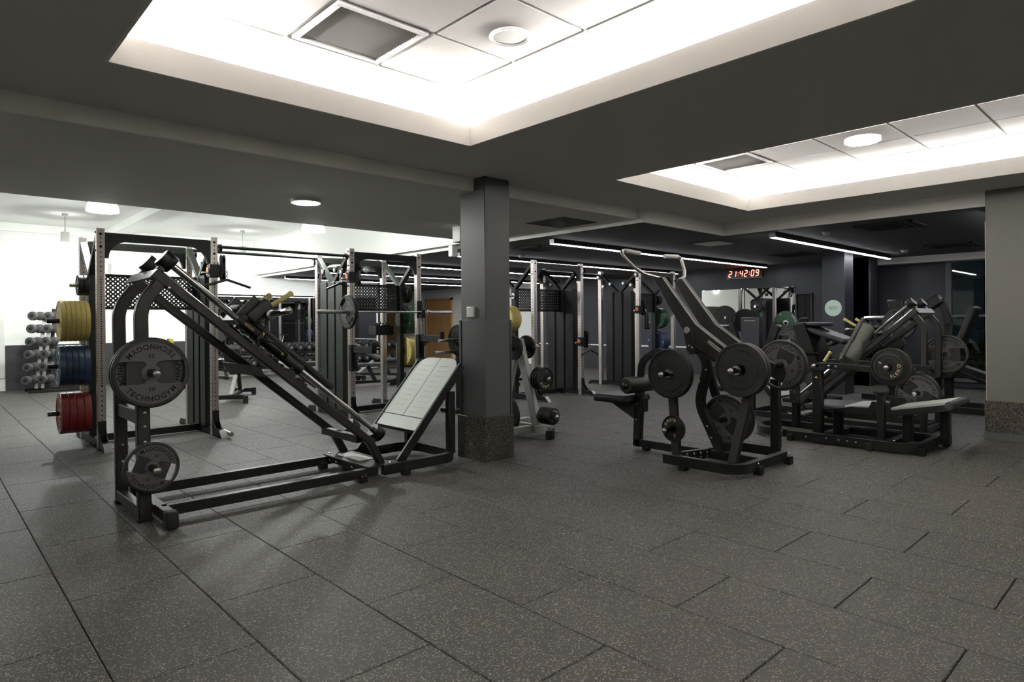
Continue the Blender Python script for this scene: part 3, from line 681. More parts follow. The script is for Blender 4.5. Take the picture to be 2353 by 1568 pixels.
def trolley(rack_t, x, y, z, so):
    """adjustable pulley carriage riding on the front post"""
    box(x - 0.055, x + 0.055, y - 0.06, y + 0.05, z - 0.075, z + 0.075).build('pulley_carriage', 'black', rack_t, 0.006)
    MB().lathe([(0.004, 0), (0.032, 0.001), (0.032, 0.010), (0.004, 0.011)], (x - 0.056, y - 0.005, z), (-1, 0, 0), 20).build('dial', 'white_plastic', rack_t)
    MB().lathe([(0.004, 0), (0.033, 0.001), (0.033, 0.008)], (x - 0.062, y - 0.005, z + 0.012), (-1, 0, 0), 20).build('dial_arrow', 'orange', rack_t)
    MB().cyl((x - 0.05, y + 0.02, z - 0.02), (x - 0.12, y + 0.02, z - 0.02), 0.014, 12).build('pull_pin', 'steel', rack_t)
    g = MB(); 
    for dx in (0.075, 0.105): g.prism([(y - 0.03 + 0.05 * math.cos(a), z - 0.06 + 0.05 * math.sin(a)) for a in [PI + PI * k / 8 for k in range(9)]] + [(y - 0.03 + 0.05 * math.cos(a), z + 0.14 + 0.05 * math.sin(a)) for a in [PI * k / 8 for k in range(9)]], 'x', x + dx, x + dx + 0.006)
    g.build('pulley_bracket', 'black', rack_t)
    for dz in (-0.06, 0.14):
        MB().lathe([(0.012, -0.010), (0.042, -0.010), (0.036, 0), (0.042, 0.010), (0.012, 0.010)], (x + 0.094, y - 0.03, z + dz), (1, 0, 0), 18).build('pulley', 'black_gloss', rack_t)
rk1 = rack(1.407, 2.527, 7.78, 8.70, 1, 'dark power rack with red, blue and yellow plates beside the inclined sled machine')
rk2 = rack(4.30, 5.385, 7.80, 8.75, -1, 'dark green power rack holding a loaded barbell, between the bright bay and the column')
rk3 = rack(7.37, 8.52, 7.385, 8.30, 1, 'black power rack just right of the square column, yellow plates on its side', 'rack_black')
rk4 = rack(10.20, 11.39, 7.375, 8.30, -1, 'black power rack with green and blue plates, behind the tall pulldown machine', 'rack_black')
trolley(rk1, 2.527, 7.78, 1.90, 1)
trolley(rk2, 4.30, 7.80, 1.90, -1)
trolley(rk3, 8.52, 7.385, 0.93, 1)
trolley(rk4, 10.20, 7.375, 1.50, -1)
# plates stored on the racks
def stack(kind, n, x, dx, y, z, rz, ry0, col, which, where):
    for k in range(n):
        o_ = ['innermost', 'second', 'third', 'fourth', 'fifth', 'sixth'][k] if k < n - 1 or n < 2 else 'outermost'
        plate(kind, (x + dx * k, y, z), rz, ry0, '%s %s plate counted from the post, on the %s' % (o_, col, where), '%s plates on the %s' % (col, where))
stack('yellow', 6, 1.345, -0.0430, 8.24, 1.332, -90, 0, 'yellow bumper', '', 'rack beside the sled machine')
stack('blue', 5, 1.340, -0.0545, 8.24, 0.852, -90, 12, 'dark blue bumper', '', 'rack beside the sled machine')
stack('red', 4, 1.338, -0.0665, 8.24, 0.352, -90, -15, 'dark red bumper', '', 'rack beside the sled machine')
stack('small', 2, 1.352, -0.0510, 8.24, 1.717, -90, 0, 'small black', '', 'rack beside the sled machine')
stack('green', 5, 5.455, 0.0310, 8.275, 1.332, -90, 20, 'green bumper', '', 'rack with the barbell')
stack('yellow', 4, 5.460, 0.0430, 8.275, 0.852, -90, 35, 'yellow bumper', '', 'rack with the barbell')
stack('disc', 4, 5.450, 0.0230, 8.275, 1.717, -90, 0, 'small black', '', 'rack with the barbell')
stack('yellow', 5, 7.305, -0.0430, 7.8425, 1.332, -90, 0, 'yellow bumper', '', 'rack right beside the square column')
stack('green', 6, 11.46, 0.0310, 7.8375, 1.332, -90, -25, 'green bumper', '', 'rack behind the pulldown machine')
stack('blue', 4, 11.47, 0.0545, 7.8375, 0.852, -90, 8, 'blue bumper', '', 'rack behind the pulldown machine')
stack('small', 2, 11.46, 0.0510, 7.8375, 1.717, -90, 0, 'small black', '', 'rack behind the pulldown machine')
# pull-up bars bridging the two racks of each pair
for x0, x1, y, z, lab in ((2.565, 4.2625, 7.78, 2.185, 'long dark pull-up bar bridging the fronts of the two green racks'), (2.565, 4.2625, 8.715, 2.225, 'long dark pull-up bar bridging the backs of the two green racks'),
                          (8.5575, 10.1625, 8.30, 2.215, 'dark pull-up bar bridging the backs of the two black racks')):
    tag(MB().cyl((x0, y, z), (x1, y, z), 0.018, 16).build('pull_up_bar', 'rack_green'), lab, 'pull-up bar')
# cable attachments
def pulldown(x, y, z, label, L=0.26, m='rack_green'):
    t = thing('pulldown_bar', label, 'cable bar', (x, y, z - 0.06))
    MB().tube(fillet([(x - L, y, z - 0.085), (x, y, z), (x + L, y, z - 0.085)], 0.05), 0.015, 12).build('bar', m, t)
    lk = MB()
    for k in range(4): lk.lathe([(0.016, -0.003), (0.016, 0.003), (0.010, 0.003), (0.010, -0.003)], (x, y, z + 0.022 + k * 0.024), (1, 0, 0) if k % 2 else (0, 1, 0), 12, True)
    lk.build('chain', 'chrome', t)
    return t
pulldown(2.65, 7.70, 1.80, 'angled cable bar hanging on a chain from the left green rack', 0.27)
pulldown(4.17, 7.85, 1.82, 'short black cable bar hanging at the tower of the barbell rack', 0.2, 'black')
pulldown(8.70, 7.33, 0.78, 'angled cable bar hanging low from the black rack by the column', 0.22, 'charcoal')
# rope handle on the fourth rack
t = thing('cable_rope', 'braided rope handle hanging from the cable of the far black rack', 'rope handle', (10.36, 7.30, 1.12))
MB().tube(fillet([(10.33, 7.30, 1.16), (10.345, 7.30, 1.40), (10.36, 7.30, 1.44), (10.375, 7.30, 1.40), (10.41, 7.30, 1.16)], 0.03), 0.026, 10).build('rope', 'charcoal', t)
MB().sphere((10.33, 7.30, 1.15), 0.034).sphere((10.41, 7.30, 1.15), 0.034).build('knob', 'black', t)
MB().cyl((10.36, 7.30, 1.44), (10.33, 7.33, 1.54), 0.008).build('snap_hook', 'chrome', t)
# barbell on its hooks, with one plate
bz, by = 1.434, 7.71
t = thing('barbell', 'chrome olympic barbell lying in the hooks of the green rack', 'barbell', (4.84, by, bz))
MB().cyl((4.27, by, bz), (5.50, by, bz), 0.014, 14).build('shaft', 'chrome', t)
for x0, x1 in ((3.76, 4.25), (5.52, 5.925)): MB().cyl((x0, by, bz), (x1, by, bz), 0.025, 18).build('sleeve', 'steel', t)
for x in (4.26, 5.51): MB().lathe([(0.014, -0.016), (0.038, -0.012), (0.038, 0.008), (0.026, 0.016)], (x, by, bz), (1, 0, 0), 20).build('collar', 'chrome', t)
plate('tg20', (4.205, by, bz), -90, 50, 'grey grip plate loaded on the barbell in the green rack')
for x in (4.30, 5.385):
    hk = thing('bar_hook', 'black steel bar hook on the %s front post of the green rack' % ('tower-side' if x < 5 else 'plate-side'), 'bar hook', (x, 7.74, 1.35))
    MB().box(x - 0.045, x + 0.045, 7.755, 7.762, 1.35, 1.60).prism([(7.76, 1.35), (7.66, 1.35), (7.655, 1.47), (7.672, 1.47), (7.68, 1.405), (7.76, 1.405)], 'x', x - 0.03, x + 0.03).build('hook', 'black', hk, 0.003)
def spotter(x, y, z, lab, rz):
    t = thing('spotter_arm', lab, 'spotter arm', (x, y, z - 0.3))
    b = MB().box(x - 0.03, x + 0.03, y - 0.53, y - 0.04, z - 0.05, z + 0.04)
    b.build('arm', 'rack_black', t, 0.003)
    hb = MB()
    for k in range(9): hb.disc((x - 0.0296, y - 0.10 - 0.045 * k, z - 0.005), 0.009, (-1, 0, 0), 8)
    hb.build('hole_discs', 'hole', t)
    box(x - 0.035, x + 0.035, y - 0.56, y - 0.53, z - 0.05, z + 0.09).build('arm_end', 'black', t, 0.004)
    MB().prism([(y - 0.04, z - 0.30), (y - 0.04, z - 0.05), (y - 0.24, z - 0.05), (y - 0.10, z - 0.13)], 'x', x - 0.004, x + 0.004).box(x - 0.046, x + 0.046, y - 0.048, y + 0.03, z - 0.30, z + 0.05).build('bracket', 'rack_black', t)
spotter(4.30, 7.77, 0.94, 'dark spotter arm on the tower-side post of the green barbell rack', 0)
spotter(5.385, 7.77, 1.06, 'dark spotter arm on the plate-side post of the green barbell rack', 0)
# tray of collars on the barbell rack
tr = thing('collar_tray', 'black perforated tray fixed to the back of the barbell rack', 'tray', (5.24, 8.55, 1.10))
tt = MB(); x0, x1, y0, y1, z0, z1 = 5.06, 5.36, 8.42, 8.66, 1.10, 1.24
tt.box(x0, x1, y0, y0 + 0.006, z0, z1).box(x0, x1, y1 - 0.006, y1, z0, z1).box(x0, x0 + 0.006, y0, y1, z0, z1).box(x1 - 0.006, x1, y0, y1, z0, z1).box(x0, x1, y0, y1, z0, z0 + 0.006)
tt.build('body', 'rack_black', tr)
hb = MB()
for i in range(7):
    for j in range(2): hb.disc((x0 + 0.04 + 0.036 * i, y0 + 0.0004, z0 + 0.04 + 0.06 * j), 0.008, (0, -1, 0), 8)
hb.build('hole_discs', 'hole', tr)
for k in range(9):
    x = x0 + 0.05 + 0.025 * k + random.uniform(-0.01, 0.01); y = y0 + 0.06 + 0.12 * random.random(); z = z1 - 0.02 + 0.05 * random.random()
    a = Vector((random.uniform(-1, 1), random.uniform(-1, 1), random.uniform(-0.5, 0.8))).normalized()
    o = MB().lathe([(0.026, -0.014), (0.036, -0.014), (0.036, 0.014), (0.026, 0.014)], (x, y, z), a, 14, True).build('bar_collar', 'black_gloss')
    tag(o, 'black plastic bar collar heaped in the perforated tray', 'bar collar', 'collars in the tray')
# loose bars leaning on the feet of the racks
for (x, y, lab) in ((2.56, 7.42, 'chrome bar end lying beside the right foot of the plate-loaded green rack'), (1.53, 7.45, 'chrome bar end lying beside the left foot of the plate-loaded green rack')):
    b = thing('floor_bar', lab, 'bar', (x, y, 0.0))
    MB().cyl((x + 0.03, y, 0.045), (x + 0.05, y + 0.28, 0.045), 0.026, 18).build('sleeve', 'chrome', b); MB().cyl((x + 0.0295, y - 0.006, 0.045), (x + 0.03, y, 0.045), 0.022, 16).build('end_cap', 'steel', b)
# ================================================================== inclined sled (hack squat) machine
def warn(mb, c, ux, uy, s=0.02):
    c = V(c); ux = V(ux).normalized() * s; uy = V(uy).normalized() * s; n = ux.cross(uy).normalized() * 0.0012
    mb.add([c - ux - uy * 0.7 + n, c + ux - uy * 0.7 + n, c + uy + n], [(0, 1, 2)]); return mb
def sled(label, full=True):
    Y0 = 5.01; t = thing('sled_machine', label, 'gym machine', (1.09, Y0, 0)); n_y = (0, 1, 0)
    d = V((0.763, 0, -0.646)); nrm = V((0.646, 0, 0.763))
    yn, yf = Y0 - 0.31, Y0 + 0.31
    for y in (yn, yf):
        MB().sweep(fillet([(1.085, y, 0.02), (1.073, y, 1.41), (1.215, y, 1.60)], 0.26, 8), 0.078, 0.058, n_y).build('upright', 'charcoal', t, 0.006)
        box(1.04, 1.13, y - 0.032, y + 0.032, 0, 0.022).build('foot_plug', 'black_matt', t, 0.004)
        # inclined beam that bends down to the base
        MB().sweep(fillet([(1.20, y, 1.585), (2.745, y, 0.305), (2.862, y, 0.09)], 0.22, 7), 0.060, 0.058, n_y).build('inclined_beam', 'charcoal', t, 0.006)
        e0 = V((1.155, y, 1.625)); MB().sweep([e0, e0 + d * 0.135], 0.070, 0.066, n_y).build('beam_sleeve', 'charcoal', t, 0.008)
        # bolts up the post
        b = MB(); s = y - 0.029
        if y == yn: bolts(b, [(1.085, s, z) for z in (0.62, 0.71, 0.52)] + [(1.235, s, 1.525)], (0, -1, 0), 0.013)
        else: bolts(b, [(1.085, s, z) for z in (0.66, 0.42, 0.30)] + [(1.235, s, 1.525)], (0, -1, 0), 0.013)
        bolts(b, [(1.13, y - 0.02, z) for z in (0.045, 0.10)], (1, 0, 0), 0.011)
        b.build('bolt', 'bolt', t)
        # guide rod with end stops
        yr = Y0 + (-0.21 if y == yn else 0.21)
        p0 = V((1.262, yr, 1.712)); p1 = V((2.880, yr, 0.342))
        MB().cyl(p0, p1, 0.0235, 20).build('guide_rod', 'chrome', t)
        for p, k in ((p0, -1), (p1, 1)):
            MB().lathe([(0.02, -0.052), (0.060, -0.052), (0.064, -0.046), (0.064, 0.0), (0.061, 0.003), (0.064, 0.006), (0.064, 0.036), (0.060, 0.042), (0.03, 0.042)], p, d * 1.0 if k < 0 else d, 32).build('rod_stop', 'black', t)
            MB().beam(p - nrm * 0.02, p - nrm * 0.11, 0.05, 0.06, n_y).build('stop_bracket', 'charcoal', t, 0.004)
        # sleeve of the carriage
        sl = MB()
        sl.lathe([(0.026, 0.0), (0.036, 0.0), (0.036, 0.16), (0.030, 0.165), (0.030, 0.20), (0.040, 0.205), (0.040, 0.60), (0.026, 0.605)], p0 + d * 0.635, d, 28)
        s_o = sl.build('carriage_sleeve', 'black', t)
        if y == yn:
            w_ = MB()
            q = p0 + d * 0.70 + V((0, -0.0355, 0))
            for k in range(2): text_flat(w_, 'SLIDE TO LOCK', q - nrm * (0.012 * k - 0.004), d, nrm, 0.010)
            w_.build('warning_print', 'warn_yellow', s_o, smooth=0)
            w2 = warn(MB(), p0 + d * 1.02 + V((0, -0.041, 0)), (1, 0, 0), (0, 0, 1), 0.012); w2.build('warning_sign', 'warn_yellow', s_o, smooth=0)
    # rack of safety teeth along the near beam
    te = MB()
    for k in range(9):
        c = V((1.80 + 0.047 * k * 0.95, yn + 0.01, 1.125 - 0.039 * k)) - nrm * 0.004
        te = MB().sweep([c, c + d * 0.040 + nrm * 0.012], 0.05, 0.075, n_y); te.build('safety_tooth', 'black' if k % 2 else 'charcoal', t, 0.004)
    MB().sweep([V((1.15, yn - 0.03, 1.617)), V((1.15, yf + 0.03, 1.617))], 0.014, 0.085, (0.646, 0, 0.763)).build('top_plate', 'charcoal', t, 0.003)
    b = MB(); bolts(b, [(1.145, y, 1.575) for y in (yn + 0.02, yn + 0.11, yf - 0.11, yf - 0.02)], (-0.763, 0, 0.1), 0.014); b.build('bolt', 'bolt', t)
    # cross members
    box(1.055, 1.115, yn, yf, 0.63, 0.72).build('cross_bar', 'charcoal', t, 0.004)
    MB().prism([(1.775, 0.985), (1.865, 0.955), (1.895, 0.885), (1.825, 0.90)], 'y', yn + 0.02, yf - 0.02).build('tie_plate', 'charcoal', t, 0.004)
    MB().sweep([(2.66, yn, 0.33), (2.66, yf, 0.33)], 0.06, 0.06).build('cross_bar', 'black', t, 0.004)
    box(1.045, 1.105, yn + 0.03, yf - 0.03, 0.03, 0.10).build('cross_bar', 'black', t, 0.004)
    # storage horns with round chrome ends
    for z in (0.972, 0.356):
        MB().cyl((1.112, yn - 0.02, z), (1.118, yn - 0.19, z), 0.0245, 18).build('weight_horn', 'black_gloss', t)
        MB().sphere((1.118, yn - 0.19, z), 0.0255, 16, 9, (1, 0.9, 1)).build('horn_tip', 'chrome', t)
    # base
    for y in (Y0 - 0.40, Y0 + 0.28):
        MB().box(1.16, 2.76, y - 0.03, y + 0.03, 0.035, 0.105).build('base_rail', 'black', t, 0.005)
    box(1.135, 1.20, Y0 - 0.60, Y0 + 0.33, 0.035, 0.105).build('base_cross', 'black', t, 0.005)
    for y in (Y0 - 0.615,): box(1.13, 1.205, y - 0.02, y + 0.06, 0.0, 0.112).build('foot_plug', 'black_matt', t, 0.01)
    box(2.68, 2.78, Y0 - 0.40, Y0 + 0.30, 0.05, 0.115).build('base_cross', 'black', t, 0.004)
    box(2.66, 2.92, Y0 - 0.44, Y0 + 0.34, 0.105, 0.118).build('base_plate', 'charcoal', t, 0.003)
    box(2.72, 2.86, Y0 - 0.19, Y0 + 0.19, 0.118, 0.126).build('step_plate', 'foot_white', t, 0.003)
    ring = fillet([(2.80, Y0 - 0.43, 0.075), (3.60, Y0 - 0.43, 0.075), (3.60, Y0 + 0.33, 0.075), (2.80, Y0 + 0.33, 0.075)], 0.20, 8)
    MB().sweep(ring, 0.055, 0.085).build('base_ring', 'black', t, 0.005)
    for (x, y) in ((2.62, Y0 - 0.432), (3.02, Y0 - 0.452), (2.62, Y0 + 0.248), (3.1, Y0 + 0.36)):
        box(x - 0.035, x + 0.035, y - 0.014, y + 0.05, 0.0, 0.075).build('rubber_foot', 'black_matt', t, 0.006)
    b = MB(); bolts(b, [(2.605, Y0 - 0.447, 0.055), (2.635, Y0 - 0.447, 0.055), (2.605, Y0 + 0.233, 0.055), (2.635, Y0 + 0.233, 0.055)], (0, -1, 0), 0.008)
    bolts(b, [(2.675, y, 0.075) for y in (Y0 - 0.30, Y0 - 0.16, Y0 + 0.12, Y0 + 0.24)], (-1, 0, 0), 0.015)
    bolts(b, [(x, y, 0.118) for x, y in ((2.9, Y0 - 0.38), (2.88, Y0 - 0.42), (2.72, Y0 - 0.40), (2.9, Y0 + 0.30), (2.70, Y0 + 0.30), (2.76, Y0 + 0.22))], (0, 0, 1), 0.013); b.build('bolt', 'bolt', t)
    # foot plate with its stringers
    sl_ = V((0.655, 0, 0.755)); pn = V((-0.755, 0, 0.655))
    for y in (Y0 - 0.385, Y0 + 0.285):
        MB().sweep([(2.99, y, 0.10), V((2.99, y, 0.10)) + sl_ * 1.04], 0.075, 0.03, n_y).build('stringer', 'black', t, 0.004)
        box(3.50, 3.57, y - 0.03, y + 0.03, 0.10, 0.66).build('plate_post', 'black', t, 0.004)
    c0 = V((3.165, Y0 - 0.05, 0.335)); Wd = 0.33; L = 0.80
    def plate_poly(y0, y1, l0, l1, rr, corners):
        pts = [(y0, l0), (y1, l0)]
        for cy, sgn in (((y1), 1), ((y0), -1)):
            if corners:
                for k in range(9):
                    a = PI / 2 * k / 8
                    if sgn == 1: pts.append((cy - rr + rr * math.cos(a), l1 - rr + rr * math.sin(a)))
                    else: pts.append((cy + rr - rr * math.sin(a), l1 - rr + rr * math.cos(a)))
            else: pts.append((cy, l1))
        return pts
    def plate_mesh(poly, a, b_):
        mb = MB(); N = len(poly)
        vs = [c0 + V((0, 1, 0)) * y + sl_ * l + pn * h for h in (a, b_) for y, l in poly]
        return mb.add(vs, [tuple(range(N)), tuple(reversed(range(N, 2 * N)))] + [(i, (i + 1) % N, N + (i + 1) % N, N + i) for i in range(N)])
    plate_mesh(plate_poly(-Wd, Wd, 0.0, L + 0.012, 0.17, True), -0.055, -0.004).build('plate_core', 'black', t, 0.006)
    fp = plate_mesh(plate_poly(-Wd + 0.004, -0.002, 0.135, L, 0.16, False)[:2] + [(-0.002, L)] + [(-Wd + 0.004 + 0.16 - 0.16 * math.sin(PI / 2 * k / 8), L - 0.16 + 0.16 * math.cos(PI / 2 * k / 8)) for k in range(9)], -0.004, 0.006).build('foot_plate', 'foot_white', t, 0.003)
    plate_mesh([(0.002, 0.135), (Wd - 0.004, 0.135)] + [(Wd - 0.004 - 0.16 + 0.16 * math.cos(PI / 2 * k / 8), L - 0.16 + 0.16 * math.sin(PI / 2 * k / 8)) for k in range(9)] + [(0.002, L)], -0.004, 0.006).build('foot_plate', 'foot_white', t, 0.003)
    plate_mesh([(-Wd + 0.004, 0.004), (Wd - 0.004, 0.004), (Wd - 0.004, 0.130), (-Wd + 0.004, 0.130)], -0.004, 0.006).build('foot_plate', 'foot_white', t, 0.003)
    rb = MB()
    for k in range(10):
        for s in (-1, 1):
            l = 0.18 + 0.058 * k; ya = s * 0.075; yb = s * 0.245
            vs = [c0 + V((0, y, 0)) + sl_ * (l + q) + pn * 0.0075 for y, q in ((ya, -0.004), (yb, 0.0), (yb, 0.0015), (ya, 0.004))]
            rb.add(vs, [(0, 1, 2, 3)])
    rb.build('grip_ribs', 'pale_steel', t, smooth=0)
    # carriage
    M = lambda s, y, h: V((1.262, y, 1.712)) + d * s + nrm * h
    MB().sweep([M(0.63, Y0 - 0.24, 0.02), M(0.63, Y0 + 0.24, 0.02)], 0.07, 0.05, d).build('carriage_bar', 'black', t, 0.005)
    MB().sweep([M(1.16, Y0 - 0.24, -0.02), M(1.16, Y0 + 0.24, -0.02)], 0.07, 0.04, d).build('carriage_bar', 'black', t, 0.005)
    bp = MB(); ww = 0.155
    bp.sweep([M(0.74, Y0, 0.075), M(1.58, Y0, 0.075)], 2 * ww, 0.05, nrm).build('back_pad', 'vinyl', t, 0.018, 3)
    MB().sweep([M(0.72, Y0, 0.045), M(1.55, Y0, 0.045)], 2 * ww * 0.9, 0.012, nrm).build('pad_board', 'charcoal', t)
    MB().sweep([M(0.58, Y0, 0.11), M(0.71, Y0, 0.095)], 0.22, 0.06, nrm).build('head_pad', 'vinyl', t, 0.02, 3)
    for s in (-1, 1):
        y = Y0 + s * 0.185
        MB().sweep([M(0.68, y, 0.045), M(0.71, y, 0.25)], 0.085, 0.10, d).build('shoulder_pad', 'vinyl', t, 0.02, 3)
        MB().beam(M(0.62, y, 0.03), M(0.63, y, 0.22), 0.012, 0.08, d).build('pad_bracket', 'charcoal', t, 0.003)
        g0 = M(0.72, y + s * 0.02, 0.20); g1 = V((g0.x + 0.21, g0.y, g0.z + 0.125))
        MB().lathe([(0.018, 0), (0.0185, 0.20), (0.023, 0.215), (0.023, 0.228), (0.018, 0.236), (0.006, 0.238)], g0, (g1 - g0), 18).build('hand_grip', 'yellow_grip', t)
        # loading horns to the sides
        h0 = V((1.945, Y0 + s * 0.06, 1.335)); h1 = V((1.950, Y0 + s * 0.58, 1.375))
        MB().cyl(h0, h1, 0.0245, 20).build('weight_horn', 'chrome', t); MB().sphere(h1, 0.0265, 16, 9, (1, 0.8, 1)).build('horn_tip', 'chrome', t)
        hm = h0.lerp(h1, 0.42); MB().lathe([(0.025, -0.010), (0.036, -0.006), (0.036, 0.006), (0.025, 0.010)], hm, h1 - h0, 22).build('horn_collar', 'steel', t)
        MB().cyl(h0, h0.lerp(h1, 0.42), 0.033, 18).build('horn_root', 'black', t)
        # locking lever
        MB().tube(fillet([(1.83, Y0 + s * 0.30, 1.16), (1.90, Y0 + s * 0.30, 1.25), (1.925, Y0 + s * 0.26, 1.325)], 0.05), 0.013, 12).build('lock_lever', 'black', t)
        MB().tube(fillet([(1.905, Y0 + s * 0.285, 1.155), (1.945, Y0 + s * 0.31, 1.15), (2.06, Y0 + s * 0.31, 1.05), (2.04, Y0 + s * 0.28, 1.025)], 0.025), 0.010, 10).build('pull_handle', 'black', t)
    wm = warn(MB(), V((1.876, Y0 - 0.315, 1.21)), (0.6, 0, 0.4), (-0.3, 0, 0.9), 0.012); wm.build('warning_sign', 'warn_yellow', t, smooth=0)
    return t
sled1 = sled('big black inclined sled machine with a white foot plate standing before the square column')
plate('tg20', (1.116, 4.640, 0.972), 0, 0, 'dark grey 20 grip plate, front one on the upper horn of the sled machine')
plate('tg20', (1.114, 4.683 - 0.0, 0.972), 0, 90, 'grip plate mostly hidden behind the 20 plate on the sled machine upper horn')
plate('tg10', (1.116, 4.640, 0.356), 0, 22, 'smaller dark grey 10 grip plate on the lower horn of the sled machine')
# ================================================================== plate-loaded pulldown machine
t = pd = thing('pulldown_machine', 'tall plate-loaded pulldown machine with two long arms and curved handles', 'gym machine', (5.28, 3.2, 0))
nx = (1, 0, 0)
ring = fillet([(4.805, 3.215, 0.075), (4.805, 2.52, 0.075), (5.755, 2.52, 0.075), (5.755, 3.10, 0.075)], 0.16, 8)
MB().sweep(ring, 0.055, 0.085).build('base_frame', 'black', t, 0.005)
MB().box(5.25, 5.31, 2.55, 3.86, 0.03, 0.105).build('base_rail', 'black', t, 0.005)
MB().sweep([(4.83, 3.19, 0.075), (5.27, 3.05, 0.075)], 0.05, 0.085).build('base_tie', 'black', t, 0.004)
MB().sweep([(5.73, 3.08, 0.075), (5.29, 3.05, 0.075)], 0.05, 0.085).build('base_tie', 'black', t, 0.004)
b = MB(); bolts(b, [(4.92 + 0.07 * k, 3.125 - 0.025 * k, z) for k in range(5) for z in (0.058, 0.095)], (-0.3, -0.95, 0), 0.012); bolts(b, [(x, 2.49, z) for x in (5.08, 5.66) for z in (0.055, 0.092)], (0, -1, 0), 0.012); b.build('bolt', 'bolt', t)
for (x, y) in ((4.80, 3.02), (5.10, 2.50), (5.66, 2.50), (5.28, 3.74)): box(x - 0.035, x + 0.035, y - 0.035, y + 0.03, 0, 0.07).build('rubber_foot', 'black_matt', t, 0.006)
# four splayed legs
MB().sweep([(4.84, 3.105, 0.08), (4.93, 3.20, 0.60), (4.98, 3.23, 0.84)], 0.075, 0.05, nx).build('leg', 'charcoal', t, 0.005)
MB().sweep([(4.87, 2.61, 0.08), (5.0, 2.53, 0.66), (5.04, 2.56, 0.95)], 0.075, 0.05, nx).build('leg', 'charcoal', t, 0.005)
box(5.70, 5.765, 2.60, 2.68, 0.08, 0.74).build('leg', 'black', t, 0.005)
MB().sweep([(5.73, 3.05, 0.08), (5.64, 3.20, 0.60), (5.6, 3.23, 0.84)], 0.075, 0.05, nx).build('leg', 'black', t, 0.005)
MB().sweep(fillet([(5.28, 2.93, 0.09), (5.28, 3.15, 0.52), (5.28, 3.05, 0.88), (5.28, 3.14, 1.02)], 0.25, 7), 0.085, 0.055, nx).build('spine', 'black', t, 0.006)
b = MB(); bolts(b, [(5.25, 3.055, 0.83), (5.25, 3.115, 0.72), (5.25, 3.05, 0.32), (5.25, 3.01, 0.22)], (-1, 0, 0), 0.013); b.build('bolt', 'bolt', t)
MB().sweep([(5.28, 3.16, 1.0), (5.28, 2.72, 0.86)], 0.07, 0.06, nx).build('spine_head', 'charcoal', t, 0.005)
MB().box(5.08, 5.48, 3.05, 3.12, 0.98, 1.05).build('pivot_bar', 'black', t, 0.006)
for xa, s in ((5.10, -1), (5.44, 1)):
    # arm: bent channel with pale edges
    poly = [(3.500, 1.675), (3.165, 1.165), (3.04, 1.03), (2.62, 0.845), (2.53, 0.80), (2.50, 0.90), (2.60, 0.945), (2.72, 1.005), (3.055, 1.243), (3.405, 1.69)]
    MB().prism(poly, 'x', xa - 0.03, xa + 0.03).build('arm', 'charcoal', t, 0.006)
    for dx in (-0.029, 0.029):
        MB().tube([(xa + dx, 2.62, 0.955), (xa + dx, 2.72, 1.007), (xa + dx, 3.055, 1.245), (xa + dx, 3.405, 1.692)], 0.0035, 6).build('arm_edge', 'pale_steel', t)
    MB().sweep([(xa + s * 0.055, 3.12, 1.195), (xa + s * 0.055, 3.075, 0.98)], 0.085, 0.012, nx).build('pivot_link', 'charcoal', t, 0.004)
    MB().lathe([(0.004, 0), (0.028, 0.0), (0.030, 0.005), (0.026, 0.012), (0.004, 0.013)], (xa + s * 0.061, 3.12, 1.195), (s, 0, 0), 24).build('pivot_cap', 'pale_steel', t)
    b = MB(); bolts(b, [(xa + s * 0.061, 3.10, 1.055), (xa + s * 0.061, 3.07, 1.04), (xa + s * 0.061, 3.10, 0.985), (xa + s * 0.061, 3.06, 0.97)], (s, 0, 0), 0.011); b.build('bolt', 'bolt', t)
    q = lambda *pp: [V((5.27 + (px - 5.27) * (1 if s < 0 else -1), py, pz)) for px, py, pz in pp]
    MB().tube(fillet(q((5.13, 3.44, 1.675), (5.05, 3.46, 1.69), (4.93, 3.50, 1.715), (4.84, 3.55, 1.78), (4.775, 3.62, 1.885), (4.775, 3.64, 1.93), (4.83, 3.64, 1.935)), 0.06, 5), 0.0155, 14).build('handle_tube', 'steel', t)
    a, b_ = q((4.83, 3.64, 1.935), (5.06, 3.64, 1.925)); MB().cyl(a, b_, 0.021, 18).build('hand_grip', 'beam_white', t)
    # weight horn at the low end of the arm
    MB().cyl((xa + s * 0.03, 2.545, 0.875), (xa + s * 0.36, 2.545, 0.875), 0.0245, 18).build('weight_horn', 'black_gloss', t); MB().sphere((xa + s * 0.36, 2.545, 0.875), 0.026, 14, 8).build('horn_tip', 'chrome', t)
    MB().lathe([(0.026, 0.0), (0.036, 0.0), (0.036, 0.018), (0.026, 0.018)], (xa + s * 0.255, 2.545, 0.875), (s, 0, 0), 22, True).build('lock_ring', 'chrome', t)
# storage horns
for y, z, x0, x1 in ((3.18, 0.815, 4.97, 4.72), (3.14, 0.337, 4.90, 4.70), (2.95, 0.375, 5.32, 5.60)):
    MB().cyl((x0, y, z), (x1, y, z), 0.0235, 16).build('weight_horn', 'black_gloss', t); MB().sphere((x1, y, z), 0.025, 14, 8).build('horn_tip', 'chrome', t)
MB().lathe([(0.026, 0.0), (0.034, 0.0), (0.034, 0.016), (0.026, 0.016)], (4.835, 3.18, 0.815), (-1, 0, 0), 22, True).build('lock_ring', 'chrome', t)
# logo plate on the near arm
lg = MB().sweep([(5.0685, 2.93, 1.098), (5.0685, 2.815, 1.016)], 0.030, 0.003, (1, 0, 0)).build('logo_plate', 'white_plastic', t)
m = MB(); text_flat(m, 'TECHNOGYM', (5.066, 2.876, 1.050), (0, -0.815, -0.58), (0, -0.58, 0.815), 0.0185); m.build('logo_text', 'letter_black', lg, smooth=0)
